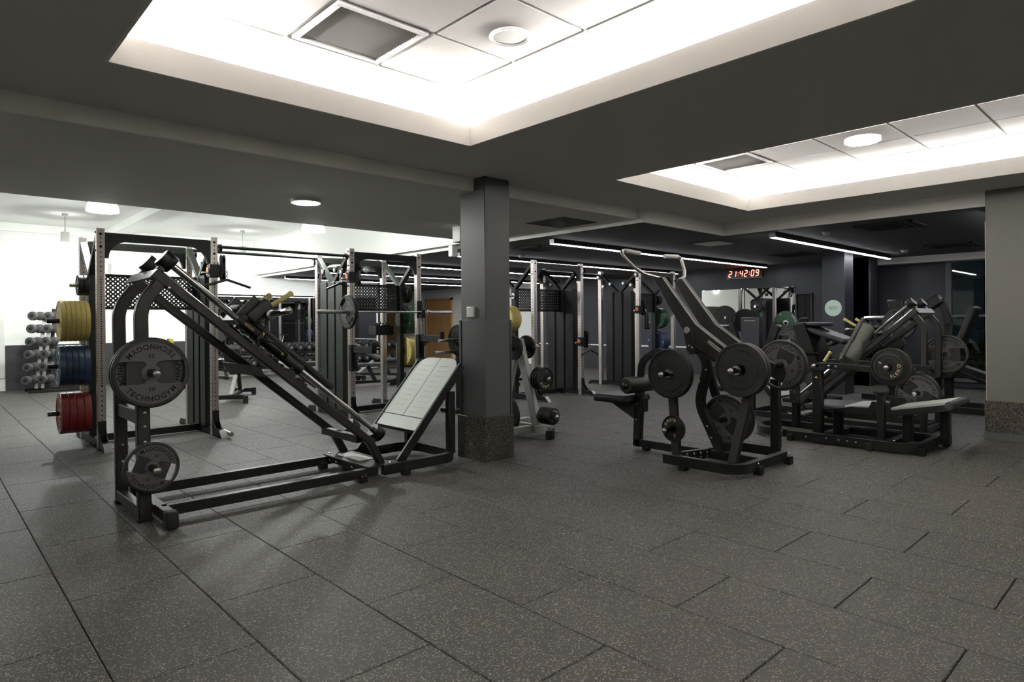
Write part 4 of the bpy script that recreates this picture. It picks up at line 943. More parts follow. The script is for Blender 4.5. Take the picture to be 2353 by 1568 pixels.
# seat unit
MB().sweep([(5.28, 3.84, 0.03), (5.28, 3.80, 0.72)], 0.085, 0.06, nx).build('seat_post', 'black', t, 0.005)
b = MB(); bolts(b, [(5.245, 3.79, 0.66), (5.245, 3.81, 0.57), (5.245, 3.815, 0.46), (5.245, 3.83, 0.30)], (-1, 0, 0), 0.010); b.build('bolt', 'bolt', t)
MB().prism([(3.84, 0.52), (4.16, 0.49), (4.16, 0.46), (3.84, 0.30)], 'x', 5.23, 5.33).build('seat_bracket', 'black', t, 0.004)
box(5.06, 5.50, 3.83, 4.24, 0.465, 0.545).build('seat_pad', 'vinyl', t, 0.03, 3)
MB().sweep(fillet([(5.28, 3.80, 0.70), (5.28, 3.78, 0.88), (5.28, 3.62, 0.98), (5.28, 3.40, 0.97)], 0.12, 6), 0.06, 0.05, nx).build('seat_arch', 'black', t, 0.005)
MB().lathe([(0.020, -0.245), (0.070, -0.242), (0.080, -0.225), (0.080, 0.225), (0.070, 0.242), (0.020, 0.245)], (5.28, 3.80, 0.652), (1, 0, 0), 28).build('thigh_roller', 'vinyl', t)
MB().lathe([(0.006, 0), (0.034, 0.0), (0.034, 0.012), (0.014, 0.02), (0.006, 0.03)], (5.035, 3.80, 0.652), (-1, 0, 0), 20).build('roller_cap', 'black_gloss', t)
box(5.235, 5.325, 3.74, 3.775, 0.38, 0.52).build('adjuster', 'black', t, 0.006)
# its plates
plate('blk', (4.86, 3.18, 0.815), -90, 0, 'thick plain black bumper plate nearest the seat of the pulldown machine')
plate('bumped', (4.905, 2.545, 0.875), -90, 10, 'front black embossed bumper plate on the near arm of the pulldown machine', 'embossed pair on the near arm')
plate('bumped', (4.957, 2.545, 0.875), -90, 40, 'rear black embossed bumper plate on the near arm of the pulldown machine', 'embossed pair on the near arm')
plate('five', (4.84, 3.14, 0.337), -90, 0, 'small black 5 plate with cream lettering low on the pulldown machine leg')
plate('tg20', (5.66, 2.545, 0.875), -90, -65, 'dark grey 20 grip plate on the far arm of the pulldown machine')
plate('tg20', (5.40, 2.95, 0.375), -90, 35, 'first grey grip plate stored low in the middle of the pulldown machine', 'grip plates stored low in the pulldown machine')
plate('tg20', (5.45, 2.95, 0.375), -90, 75, 'second grey grip plate stored low in the middle of the pulldown machine', 'grip plates stored low in the pulldown machine')
plate('blk2', (5.50, 2.95, 0.375), -90, 0, 'black bumper plate stored behind grip plates low in the pulldown machine')
# ================================================================== glute bench machine on the right
t = thing('hip_thrust_machine', 'low black bench machine with pale padded boards, before the grey wall column', 'gym machine', (7.15, 2.6, 0))
MB().sweep(fillet([(7.45, 3.40, 0.07), (7.10, 3.47, 0.07), (6.83, 3.28, 0.07), (6.83, 2.70, 0.07)], 0.18, 7), 0.06, 0.085).build('base_bow', 'black', t, 0.005)
MB().sweep(fillet([(6.81, 3.0, 0.06), (6.81, 1.80, 0.06), (7.55, 1.80, 0.06), (7.55, 2.65, 0.06)], 0.14, 8), 0.055, 0.095).build('base_frame', 'black', t, 0.005)
for x0, x1, y0, y1 in ((6.83, 7.53, 2.02, 2.10), (6.83, 7.53, 2.62, 2.72), (7.50, 7.56, 2.1, 3.4)): box(x0, x1, y0, y1, 0.02, 0.095).build('base_cross', 'black', t, 0.004)
box(7.46, 7.60, 1.70, 1.78, 0.02, 0.11).build('base_end', 'black', t, 0.004)
b = MB(); bolts(b, [(6.781, y, z) for y, z in ((3.06, 0.09), (3.06, 0.05), (2.80, 0.06), (2.60, 0.07), (2.48, 0.065), (2.40, 0.065), (2.32, 0.065))], (-1, 0, 0), 0.013)
bolts(b, [(6.9, 2.74, 0.10), (6.84, 2.00, 0.112), (7.5, 1.82, 0.112), (7.55, 1.75, 0.114)], (0, 0, 1), 0.013); b.build('bolt', 'bolt', t)
for (x, y) in ((6.79, 2.97), (6.79, 2.20), (7.58, 1.74), (6.86, 1.77)): box(x - 0.03, x + 0.03, y - 0.03, y + 0.03, 0, 0.07).build('rubber_foot', 'black_matt', t, 0.006)
p = box(6.82, 6.91, 2.665, 2.755, 0.02, 0.75).build('tall_post', 'black', t, 0.005)
box(6.81, 6.92, 2.64, 2.78, 0.75, 0.785).build('post_cap', 'charcoal', t, 0.005)
wm = warn(MB(), (6.8185, 2.71, 0.685), (0, -1, 0), (0, 0, 1), 0.014); wm.build('warning_sign', 'warn_yellow', p, smooth=0)
box(7.10, 7.17, 3.02, 3.09, 0.1, 0.55).build('rear_post', 'black', t, 0.005); box(7.09, 7.115, 3.0, 3.11, 0.36, 0.50).build('stop_block', 'charcoal', t, 0.004)
b = MB(); bolts(b, [(7.09, 3.055, z) for z in (0.38, 0.48)], (-1, 0, 0), 0.010); b.build('bolt', 'bolt', t)
box(6.84, 6.91, 2.085, 2.15, 0.10, 0.56).build('short_post', 'black', t, 0.005)
box(6.80, 6.93, 2.06, 2.17, 0.555, 0.585).build('stop_pad', 'charcoal', t, 0.006)
MB().prism([(2.63, 0.345), (2.20, 0.33), (2.12, 0.32), (1.55, 0.435), (1.53, 0.50), (2.03, 0.40), (2.07, 0.47), (2.20, 0.47), (2.23, 0.405), (2.40, 0.40)], 'x', 6.86, 6.89).build('side_plate', 'black', t, 0.003)
MB().prism([(2.63, 0.345), (2.20, 0.33), (2.12, 0.32), (1.55, 0.435), (1.53, 0.50), (2.03, 0.40), (2.07, 0.47), (2.20, 0.47), (2.23, 0.405), (2.40, 0.40)], 'x', 7.41, 7.44).build('side_plate', 'black', t, 0.003)
box(6.88, 7.44, 2.47, 2.85, 0.335, 0.395).build('seat_pad', 'vinyl_grey', t, 0.02, 3)
MB().prism([(2.46, 0.405), (2.20, 0.425), (2.20, 0.40), (2.46, 0.385)], 'x', 6.89, 7.43).build('board', 'foot_white', t, 0.003)
MB().prism([(2.05, 0.415), (1.58, 0.515), (1.58, 0.49), (2.05, 0.385)], 'x', 6.89, 7.43).build('board', 'foot_white', t, 0.003)
MB().cyl((6.85, 1.555, 0.485), (7.45, 1.555, 0.485), 0.035, 20).build('edge_roll', 'vinyl_grey', t)
for (x, y, z1) in ((7.10, 1.95, 0.40), (7.45, 1.72, 0.45), (7.10, 2.60, 0.35)): box(x - 0.045, x + 0.045, y - 0.04, y + 0.04, 0.09, z1).build('bench_post', 'black', t, 0.005)
# lever arm with its long hip pad
MB().sweep(fillet([(6.88, 2.72, 0.80), (6.90, 2.45, 0.80), (6.94, 2.15, 0.775), (6.96, 1.85, 0.78)], 0.2, 6), 0.05, 0.06).build('lever_arm', 'black', t, 0.005)
MB().sweep(fillet([(7.52, 2.90, 0.80), (7.50, 2.45, 0.80), (7.48, 2.15, 0.775), (7.46, 1.85, 0.78)], 0.2, 6), 0.05, 0.06).build('lever_arm', 'black', t, 0.005)
b = MB(); bolts(b, [(6.862, 2.60, 0.80), (6.862, 2.53, 0.797)], (-1, 0, 0), 0.015); b.build('bolt', 'bolt', t)
a, c = V((6.93, 2.42, 0.93)), V((7.45, 2.40, 1.13)); a = V((6.97, 2.455, 0.855)); c = V((7.24, 2.36, 1.21))
MB().lathe([(0.02, -0.01), (0.075, 0.0), (0.088, 0.02), (0.090, 0.15), (0.074, 0.19), (0.070, 0.23), (0.086, 0.28), (0.088, 0.42), (0.075, 0.44), (0.02, 0.45)], a, c - a, 28).build('hip_pad', 'foam_grey', t)
dd = (c - a).normalized(); o_ = V((-0.085, 0.03, 0.03)); MB().cyl(a + o_ - dd * 0.0, c + o_ + dd * 0.05, 0.021, 16).build('pad_bar', 'charcoal', t); MB().sphere(a + o_, 0.019, 12, 8).sphere(c + o_ + dd * 0.05, 0.019, 12, 8).build('bar_tip', 'chrome', t)
MB().lathe([(0.016, 0), (0.016, 0.10), (0.02, 0.11), (0.006, 0.12)], (6.90, 2.66, 0.845), (0.1, -0.5, 0.85), 14).build('hand_grip', 'yellow_grip', t)
MB().cyl((6.90, 2.72, 0.80), (6.78, 2.72, 0.80), 0.020, 14).build('weight_horn', 'black_gloss', t); MB().sphere((6.78, 2.72, 0.80), 0.022, 12, 8).build('horn_tip', 'chrome', t)
MB().cyl((6.95, 1.965, 0.83), (6.52, 1.965, 0.83), 0.022, 16).build('weight_horn', 'black_gloss', t); MB().sphere((6.52, 1.965, 0.83), 0.024, 12, 8).build('horn_tip', 'chrome', t)
MB().cyl((7.6, 1.965, 0.52), (7.36, 1.965, 0.52), 0.022, 16).build('weight_horn', 'black_gloss', t); MB().sphere((7.36, 1.965, 0.52), 0.024, 12, 8).build('horn_tip', 'chrome', t)
plate('five2', (6.60, 1.965, 0.83), -90, 0, 'small black plate with cream lettering on the lever of the low bench machine')
plate('bumped', (6.66, 1.965, 0.83), -90, 0, 'larger black plate behind the small lettered one on the low bench machine').scale = (0.8, 0.8, 0.8)
plate('tg15', (7.48, 1.965, 0.52), -90, 35, 'grey grip plate stored low behind the raised board of the bench machine')
# ================================================================== second sled machine, further back on the right
sled2 = sled('black inclined sled machine standing behind the low bench machine')
sled2.location = (8.32, 2.06, 0); sled2.rotation_euler = (0, 0, R(90)); sled2.scale = (0.80, 0.92, 0.845)
plate('tg20', (8.78, 2.02, 0.86), -90, 0, 'grey grip plate hung behind the posts of the sled machine on the right')
# ================================================================== plate tree behind the column
t = thing('plate_tree', 'pale grey plate tree peeking out from behind the square column', 'plate tree', (5.0, 5.25, 0))
XT = 5.04
MB().sweep([(XT, 5.02, 0.14), (XT, 5.30, 1.08)], 0.10, 0.07, (1, 0, 0)).build('upright', 'pale_steel', t, 0.006)
MB().sweep([(XT, 5.60, 0.14), (XT, 5.32, 1.08)], 0.10, 0.07, (1, 0, 0)).build('upright', 'pale_steel', t, 0.006)
box(XT - 0.035, XT + 0.035, 4.82, 5.80, 0.05, 0.14).build('base_bar', 'pale_steel', t, 0.006)
for y in (5.1, 5.55): box(XT - 0.35, XT + 0.35, y - 0.035, y + 0.035, 0.05, 0.13).build('base_bar', 'pale_steel', t, 0.006)
for y in (4.82, 5.80): box(XT - 0.045, XT + 0.045, y - 0.03, y + 0.03, 0.0, 0.10).build('rubber_foot', 'black_matt', t, 0.006)
for y in (5.1, 5.55):
    for x in (XT - 0.36, XT + 0.36): box(x - 0.03, x + 0.03, y - 0.04, y + 0.04, 0.0, 0.13).build('rubber_foot', 'pale_steel', t, 0.006)
HN = [(5.105, 0.645, -1), (4.99, 0.245, -1), (5.16, 0.92, 1)]
for k, (y, z, s) in enumerate(HN[:2]):
    MB().cyl((XT, y + 0.05, z + 0.01), (XT, y - 0.27, z + 0.01), 0.024, 16).build('weight_horn', 'steel', t); MB().sphere((XT, y - 0.27, z + 0.01), 0.026, 14, 8).build('horn_tip', 'chrome', t)
for (y, z, x1) in ((5.26, 0.99, XT - 0.28), (5.32, 0.24, XT - 0.30), (5.30, 0.99, XT + 0.30)):
    MB().cyl((XT, y, z), (x1, y, z), 0.024, 16).build('weight_horn', 'steel', t); MB().sphere((x1, y, z), 0.026, 14, 8).build('horn_tip', 'chrome', t)
for k in range(4): plate('five2', (XT, 4.995 - 0.035 * k, 0.655), 0, 75, 'black lettered plate on the upper horn of the pale plate tree', 'plates on the upper horn of the plate tree')
for k in range(6): plate('five', (XT, 4.92 - 0.030 * k, 0.255), 0, 60, 'black lettered plate on the lowest horn of the pale plate tree', 'plates on the lowest horn of the plate tree').scale = (0.8, 1, 0.8)
plate('blk2', (XT - 0.20, 5.32, 0.24), -90, 0, 'large black bumper plate low on the side of the pale plate tree')
plate('blk', (XT - 0.12, 5.26, 0.99), -90, 0, 'black plate high on the near side of the pale plate tree').scale = (0.62, 0.6, 0.62)
plate('blk', (XT + 0.12, 5.30, 0.99), -90, 0, 'black plate high on the far side of the pale plate tree').scale = (0.62, 0.6, 0.62)
# bars held on the far side of the column, one black plate beside them
plate('blk2', (5.66, 7.20, 1.03), -90, 0, 'black plate whose edge shows left of the square column')
t = thing('landmine_stand', 'black upright with two short bars half hidden left of the square column', 'bar holder', (5.75, 7.3, 0))
box(5.71, 5.79, 7.26, 7.34, 0, 1.12).build('post', 'rack_black', t, 0.004)
MB().box(5.55, 5.95, 7.1, 7.5, 0, 0.05).build('base', 'rack_black', t, 0.004)
for z, L in ((1.03, 0.42), (0.86, 0.5)): MB().cyl((5.72, 7.28, z), (5.74 - L, 7.20, z), 0.024, 14).build('peg', 'steel', t)
# ================================================================== dumbbells
def dumbbell_proto(name, r, L, m, cap):
    o = MB().lathe([(0.012, -L / 2), (r * 0.9, -L / 2), (r, -L / 2 + 0.01), (r, -L / 2 + r * 0.8), (r * 0.8, -L / 2 + r * 0.95), (0.013, -L / 2 + r), (0.013, L / 2 - r), (r * 0.8, L / 2 - r * 0.95), (r, L / 2 - r * 0.8), (r, L / 2 - 0.01), (r * 0.9, L / 2), (0.012, L / 2)], (0, 0, 0), (0, 1, 0), 22)
    b = o.build(name, m); off = b.location.copy(); b.location = (0, 0, 0)
    for v in b.data.vertices: v.co += off
    MB().cyl((0, -L / 2 + r * 0.8, 0), (0, L / 2 - r * 0.8, 0), 0.015, 12).build('handle', 'chrome', b)
    MB().lathe([(0.004, 0), (r * 0.42, 0.0), (r * 0.42, 0.003), (r * 0.30, 0.004), (0.004, 0.002)], (0, -L / 2, 0), (0, -1, 0), 18).build('end_cap', cap, b)
    return b
# vertical dumbbell tower by the far wall
TX, TY = 1.86, 15.45
t = thing('dumbbell_tower', 'vertical dumbbell tower on a low black foot by the far white wall', 'dumbbell rack', (TX, TY, 0))
for dx in (-0.05, 0.05): MB().sweep([(TX - 0.10 + dx, TY, 0.06), (TX + 0.06 + dx, TY + 0.05, 1.52)], 0.03, 0.06, (1, 0, 0)).build('upright', 'steel', t, 0.004)
MB().sweep([(TX + 0.03, TY + 0.08, 0.05), (TX + 0.17, TY + 0.10, 1.62)], 0.05, 0.08, (1, 0, 0)).build('spine', 'black', t, 0.004)
for y in (TY - 0.30, TY + 0.28): box(TX - 0.30, TX + 0.75, y - 0.03, y + 0.03, 0.0, 0.05).build('base_bar', 'black', t, 0.004)
box(TX - 0.05, TX + 0.10, TY - 0.27, TY + 0.25, 0.01, 0.05).build('base_bar', 'black', t, 0.004)
proto = dumbbell_proto('dumbbell', 0.085, 0.30, 'plate_tg', 'plate_tg_dark'); tag(proto, 'd', 'dumbbell'); used = False
ORD = ['lowest', 'second lowest', 'third from the floor', 'third from the top', 'second from the top', 'topmost']
for k in range(6):
    z = 0.25 + 0.245 * k; x = TX - 0.12 + 0.022 * k
    box(x - 0.11, x + 0.11, TY - 0.08, TY + 0.08, z - 0.035, z - 0.02).build('cradle', 'steel', t, 0.004)
    for s in (0, 1):
        place(proto, used, (x - 0.14 + 0.26 * s, TY - 0.20 + 0.10 * s, z), R(-38), 0.0, 'round grey dumbbell of the %s pair on the vertical tower' % ORD[k], '%s dumbbell pair on the tower' % ORD[k]); used = True
NTH = 'first second third fourth fifth sixth seventh eighth ninth tenth eleventh twelfth thirteenth fourteenth fifteenth sixteenth seventeenth eighteenth nineteenth twentieth twenty-first twenty-second'.split()
# long dumbbell rack before the mirror
t = thing('dumbbell_rack', 'long low black two-tier dumbbell rack along the mirrored wall', 'dumbbell rack', (8.3, 15.7, 0))
for z in (0.22, 0.56):
    MB().sweep([(5.2, 15.50, z), (10.6, 15.50, z)], 0.05, 0.05).build('rail', 'black', t, 0.004); MB().sweep([(5.2, 15.74, z), (10.6, 15.74, z)], 0.05, 0.05).build('rail', 'black', t, 0.004)
for x in (5.3, 7.0, 8.75, 10.5): MB().sweep([(x, 15.42, 0.0), (x, 15.85, 0.74)], 0.06, 0.06, (1, 0, 0)).box(x - 0.03, x + 0.03, 15.40, 15.95, 0.0, 0.06).build('leg', 'black', t, 0.004)
p2 = dumbbell_proto('dumbbell', 0.095, 0.36, 'plate_rubber', 'steel'); tag(p2, 'd', 'dumbbell'); used2 = False
for z, nm, dy in ((0.69, 'upper', 0.0), (0.35, 'lower', -0.02)):
    for k in range(22):
        place(p2, used2, (5.45 + 0.235 * k, 15.62 + dy, z), 0.0, random.uniform(0, 1), 'round black dumbbell, %s from the tower end in the %s row before the mirror' % (NTH[k], nm), '%s row of the long dumbbell rack' % nm); used2 = True
# ================================================================== benches in the back
def bench(x, y, rz, lab, inc=0.0, upright=False):
    t = thing('bench', lab, 'bench', (0, 0, 0)); 
    box(-0.04, 0.04, -0.62, 0.62, 0.06, 0.12).build('spine', 'black', t, 0.005)
    MB().sweep(fillet([(-0.28, 0.78, 0.09), (-0.24, 0.60, 0.09), (0.24, 0.60, 0.09), (0.28, 0.78, 0.09)], 0.08), 0.06, 0.07).build('rear_foot', 'black', t, 0.004)
    box(-0.20, 0.20, -0.68, -0.60, 0.05, 0.12).build('front_foot', 'black', t, 0.006)
    for px, py in ((-0.28, 0.78), (0.28, 0.78), (-0.18, -0.64), (0.18, -0.64)): box(px - 0.035, px + 0.035, py - 0.04, py + 0.04, 0, 0.125).build('rubber_foot', 'black_matt', t, 0.006)
    MB().sweep([(0, -0.35, 0.10), (0, -0.20, 0.40)], 0.07, 0.06, (1, 0, 0)).build('seat_post', 'charcoal', t, 0.004)
    MB().sweep([(0, 0.45, 0.10), (0, 0.05, 0.40)], 0.06, 0.06, (1, 0, 0)).build('rear_post', 'pale_steel', t, 0.004)
    box(-0.15, 0.15, -0.55, -0.18, 0.40, 0.47).build('seat_pad', 'vinyl_grey', t, 0.02, 2)
    a = V((0, -0.15, 0.44)); u = V((0, math.cos(inc), math.sin(inc)))
    MB().sweep([a, a + u * 0.80], 0.29, 0.07, V((0, -math.sin(inc), math.cos(inc)))).build('back_pad', 'vinyl_grey', t, 0.02, 2)
    t.location = (x, y, 0); t.rotation_euler = (0, 0, rz)
    return t
bench(4.05, 11.35, R(150), 'adjustable black bench standing on the pale floor patch behind the sled machine', R(35))
bench(6.55, 11.6, R(80), 'flat grey-padded bench nearest behind the barbell rack')
bench(6.65, 12.9, R(80), 'flat grey-padded bench in the middle behind the barbell rack')
bench(7.9, 13.2, R(35), 'grey-padded bench tilted up before the long dumbbell rack', R(25))
bench(8.0, 11.0, R(78), 'flat bench half hidden by the square column')
# z-bar rack behind the sled
t = thing('curl_bar_stand', 'black stand with a chrome curl bar and grey plates behind the green racks', 'bar stand', (3.75, 14.1, 0))
MB().sweep([(3.75, 14.1, 0.03), (3.75, 14.2, 1.0)], 0.08, 0.06, (1, 0, 0)).build('upright', 'black', t, 0.004); box(3.45, 4.1, 13.85, 14.45, 0.0, 0.05).build('base', 'black', t, 0.006)
MB().cyl((3.75, 14.12, 0.42), (3.3, 13.85, 0.45), 0.024).build('horn', 'steel', t); box(3.71, 3.79, 14.05, 14.075, 0.85, 1.0).build('label_strip', 'warn_yellow', t)
o = MB().tube(fillet([(3.8, 13.95, 0.55), (4.0, 13.95, 0.55), (4.15, 13.95, 0.48), (4.3, 13.95, 0.55), (4.45, 13.95, 0.48), (4.6, 13.95, 0.55), (4.8, 13.95, 0.55)], 0.04), 0.014, 12).build('curl_bar', 'chrome'); tag(o, 'chrome zigzag curl bar on the black stand behind the green racks', 'curl bar')
plate('tg20', (3.42, 13.9, 0.43), -60, 30, 'grey grip plate on the curl bar stand behind the green racks')
# exercise bikes behind the column
def bike(x, y, rz, lab):
    t = thing('exercise_bike', lab, 'exercise bike', (0, 0, 0))
    MB().sweep([(-0.45, 0, 0.06), (0.5, 0, 0.06)], 0.07, 0.06).box(-0.5, -0.43, -0.25, 0.25, 0, 0.08).box(0.47, 0.54, -0.25, 0.25, 0, 0.08).build('base', 'black', t, 0.004)
    MB().sweep([(-0.05, 0, 0.1), (-0.30, 0, 0.62)], 0.09, 0.06, (0, 1, 0)).build('seat_tube', 'black', t, 0.005); MB().cyl((-0.29, 0, 0.60), (-0.36, 0, 0.88), 0.016).build('seat_pin', 'chrome', t)
    MB().prism([(-0.50, 0.90), (-0.24, 0.92), (-0.20, 0.89), (-0.42, 0.86)], 'y', -0.07, 0.07).build('saddle', 'vinyl', t, 0.015, 2)
    MB().sweep([(0.2, 0, 0.1), (0.30, 0, 0.95)], 0.08, 0.06, (0, 1, 0)).build('head_tube', 'black', t, 0.005); MB().tube([(0.30, -0.2, 0.98), (0.30, 0.2, 0.98)], 0.016).build('handlebar', 'black_matt', t)
    MB().lathe([(0.02, -0.03), (0.22, -0.03), (0.22, 0.03), (0.02, 0.03)], (0.25, 0, 0.30), (0, 1, 0), 28).build('flywheel', 'black_gloss', t)
    t.location = (x, y, 0); t.rotation_euler = (0, 0, rz); return t
bike(8.25, 9.3, R(200), 'black exercise bike seen through the rack beside the square column')
bike(9.3, 9.9, R(180), 'second black exercise bike deeper behind the racks')
# ================================================================== machines in the dark half of the room
# tall plate tree machine near the wall mirrors
t = thing('lever_machine', 'upright lever machine with a dark shroud standing before the wall mirrors', 'gym machine', (10.9, 5.35, 0))
box(10.72, 10.86, 5.22, 5.56, 0.05, 1.33).build('shroud', 'navy', t, 0.012, 2)
m = MB(); text_flat(m, 'PURE STRENGTH', (10.719, 5.39, 1.262), (0, -1, 0), (0, 0, 1), 0.022); m.build('shroud_text', 'letter_gold', t, smooth=0)
for y, dy in ((5.62, 0.20), (5.16, -0.20)):
    MB().sweep([(10.85, y, 0.62), (10.85, y + dy, 1.22)], 0.14, 0.10, (1, 0, 0)).build('lever', 'black', t, 0.008)
    for z, L in ((1.18, 0.30), (0.88, 0.26)): MB().cyl((10.85, y + dy * (z - 0.6) / 0.6, z), (10.85 - L, y + dy * (z - 0.6) / 0.6 + dy, z), 0.024, 14).build('weight_horn', 'steel', t)
MB().sweep(fillet([(10.6, 4.9, 0.05), (11.5, 4.9, 0.05), (11.5, 5.9, 0.05), (10.6, 5.9, 0.05)], 0.12), 0.06, 0.08).build('base_frame', 'black', t, 0.004)
box(11.0, 11.3, 5.25, 5.55, 0.45, 0.53).build('seat_pad', 'vinyl', t, 0.02, 2)
MB().sweep([(11.3, 5.4, 0.05), (11.35, 5.4, 1.62)], 0.09, 0.07, (0, 1, 0)).build('spine', 'black', t, 0.005); MB().cyl((11.34, 5.42, 1.52), (10.98, 5.42, 1.52), 0.022).build('weight_horn', 'steel', t)
plate('blk2', (10.95, 5.98, 1.33), -90, 0, 'black plate left of the dark shroud of the lever machine')
plate('blk2', (11.25, 5.75, 1.27), -90, 0, 'black plate tucked behind the dark shroud of the lever machine')
plate('small', (11.05, 5.42, 1.52), -90, 0, 'small thick black plate above the dark shroud of the lever machine')
plate('green', (11.4, 5.05, 1.22), -90, 60, 'green bumper plate behind the lever machine before the wall mirrors')
for k in range(4): plate('tg20', (9.95 + 0.06 * k, 4.32, 0.96), -90, 0, 'grey grip plate stacked on the tree beside the navy column', 'grip plates on the dark plate tree')
for k in range(5): plate('five2', (10.3 + 0.05 * k, 3.93 - 0.0 * k, 0.99), -75, 60, 'small lettered plate stacked on the tree beside the navy column', 'small plates on the dark plate tree')
for k in range(4): plate('tg20', (10.2 + 0.06 * k, 4.12, 0.50), -90, 0, 'grey grip plate low on the tree beside the navy column', 'low grip plates on the dark plate tree')
t = thing('plate_tree', 'dark plate tree loaded with grip plates beside the navy column', 'plate tree', (10.3, 4.2, 0))
MB().sweep([(10.25, 4.16, 0.05), (10.25, 4.16, 1.25)], 0.08, 0.08, (1, 0, 0)).build('upright', 'black', t, 0.005); box(9.9, 10.7, 3.85, 4.45, 0.0, 0.06).build('base', 'black', t, 0.006)
for (x0, y0, z, x1) in ((10.25, 4.32, 0.96, 9.86), (10.35, 3.93, 0.99, 10.22), (10.25, 4.12, 0.50, 10.12)): MB().cyl((x0 + 0.2, y0, z), (x1, y0, z), 0.022, 14).build('weight_horn', 'chrome', t); 
MB().box(10.2, 10.3, 3.9, 4.4, 0.93, 1.0).build('cross_bar', 'black', t, 0.004)
# padded sled platform behind the hip bench (left part of the back machine)
t = thing('leg_press_machine', 'dark leg press machine with a tilted padded board behind the bench machine', 'gym machine', (9.2, 3.4, 0))
MB().prism([(3.78, 1.20), (3.62, 1.24), (3.42, 0.62), (3.58, 0.58)], 'x', 8.72, 9.25).build('side_cheek', 'black', t, 0.006)
MB().sweep([(8.98, 3.62, 1.16), (8.98, 3.12, 0.98)], 0.46, 0.07, (0, 0.4, 0.9)).build('back_pad', 'vinyl_grey', t, 0.03, 3)
MB().sweep([(8.98, 3.72, 1.22), (8.98, 3.42, 1.215)], 0.46, 0.05).build('pad_top', 'vinyl_grey', t, 0.02, 2)
MB().sweep([(8.98, 3.60, 0.55), (8.98, 2.5, 1.0)], 0.10, 0.08, (1, 0, 0)).build('beam', 'black', t, 0.005)
MB().sweep(fillet([(8.7, 3.8, 0.06), (8.7, 2.4, 0.06), (9.4, 2.4, 0.06), (9.4, 3.8, 0.06)], 0.14), 0.06, 0.08).build('base_frame', 'black', t, 0.004)
MB().sweep([(8.98, 3.55, 0.06), (8.98, 3.50, 0.60)], 0.09, 0.08, (1, 0, 0)).build('leg', 'black', t, 0.004); MB().sweep([(8.98, 2.45, 0.06), (8.98, 2.85, 0.86)], 0.09, 0.08, (1, 0, 0)).build('leg', 'black', t, 0.004)
MB().tube(fillet([(8.85, 3.75, 1.22), (8.85, 3.72, 1.29), (9.1, 3.72, 1.29), (9.1, 3.75, 1.22)], 0.05), 0.014).build('top_handle', 'black', t)
for y in (3.45,): MB().cyl((8.74, y, 0.82), (8.45, y + 0.12, 0.84), 0.022).build('weight_horn', 'black_gloss', t); MB().sphere((8.45, 3.57, 0.84), 0.025, 12, 8).build('horn_tip', 'chrome', t)
MB().lathe([(0.016, 0), (0.016, 0.13), (0.02, 0.14)], (8.70, 3.05, 0.80), (-0.1, -0.45, 0.88), 14).build('hand_grip', 'yellow_grip', t)
plate('tg20', (10.6, 3.02, 1.20), -90, 90, 'grip plate with black lettering behind the chrome rod of the right sled machine')
# chest machine with a chrome arm beside the navy column
t = thing('press_machine', 'black press machine with a chrome horn in front of the navy side wall', 'gym machine', (11.6, 3.3, 0))
MB().prism([(3.40, 1.58), (3.18, 1.58), (3.13, 1.24), (3.33, 1.24)], 'x', 11.3, 11.42).build('head_pad', 'black', t, 0.02, 2)
MB().cyl((11.36, 3.25, 1.30), (11.30, 3.72, 1.30), 0.028, 14).build('weight_horn', 'chrome', t)
MB().sweep([(11.36, 3.24, 0.05), (11.36, 3.24, 1.30)], 0.10, 0.08, (1, 0, 0)).build('spine', 'black', t, 0.005); MB().sweep(fillet([(11.1, 3.7, 0.05), (11.1, 2.7, 0.05), (11.8, 2.7, 0.05), (11.8, 3.7, 0.05)], 0.1), 0.06, 0.08).build('base_frame', 'black', t, 0.004)
box(11.25, 11.55, 3.0, 3.4, 0.45, 0.53).build('seat_pad', 'vinyl', t, 0.02, 2)
# leg machine at the night window
t = thing('leg_extension', 'black machine with tilted pads standing at the dark night window', 'gym machine', (10.9, 2.3, 0))
MB().sweep([(10.6, 2.30, 0.82), (10.6, 2.08, 1.44)], 0.34, 0.09, (0, 0.9, 0.4)).build('back_pad', 'vinyl', t, 0.03, 3)
MB().sweep([(10.45, 2.85, 1.30), (10.45, 2.45, 1.56)], 0.20, 0.14, (0, -0.5, 0.85)).build('upper_pad', 'black', t, 0.02, 2)
MB().sweep([(10.45, 2.45, 1.55), (10.45, 2.36, 1.20)], 0.09, 0.08, (1, 0, 0)).build('pad_arm', 'black', t, 0.004)
MB().sweep([(10.4, 2.35, 0.66), (10.2, 1.2, 0.25)], 0.09, 0.10, (1, 0, 0.2)).build('rail', 'charcoal', t, 0.005); MB().sweep([(10.42, 2.35, 0.57), (10.22, 1.2, 0.16)], 0.04, 0.06, (1, 0, 0.2)).build('rail', 'black', t, 0.004)
MB().lathe([(0.02, -0.03), (0.19, -0.03), (0.19, 0.03), (0.02, 0.03)], (10.38, 2.45, 0.68), (1, 0, 0), 30).build('cam', 'black', t)
MB().sweep(fillet([(10.2, 2.9, 0.05), (10.2, 1.5, 0.05), (10.9, 1.5, 0.05), (10.9, 2.9, 0.05)], 0.1), 0.06, 0.08).build('base_frame', 'black', t, 0.004)
MB().sweep([(10.6, 2.40, 0.06), (10.6, 2.40, 1.2)], 0.10, 0.09, (1, 0, 0)).build('spine', 'black', t, 0.005); box(10.35, 10.75, 2.3, 2.75, 0.45, 0.53).build('seat_pad', 'vinyl', t, 0.02, 2)
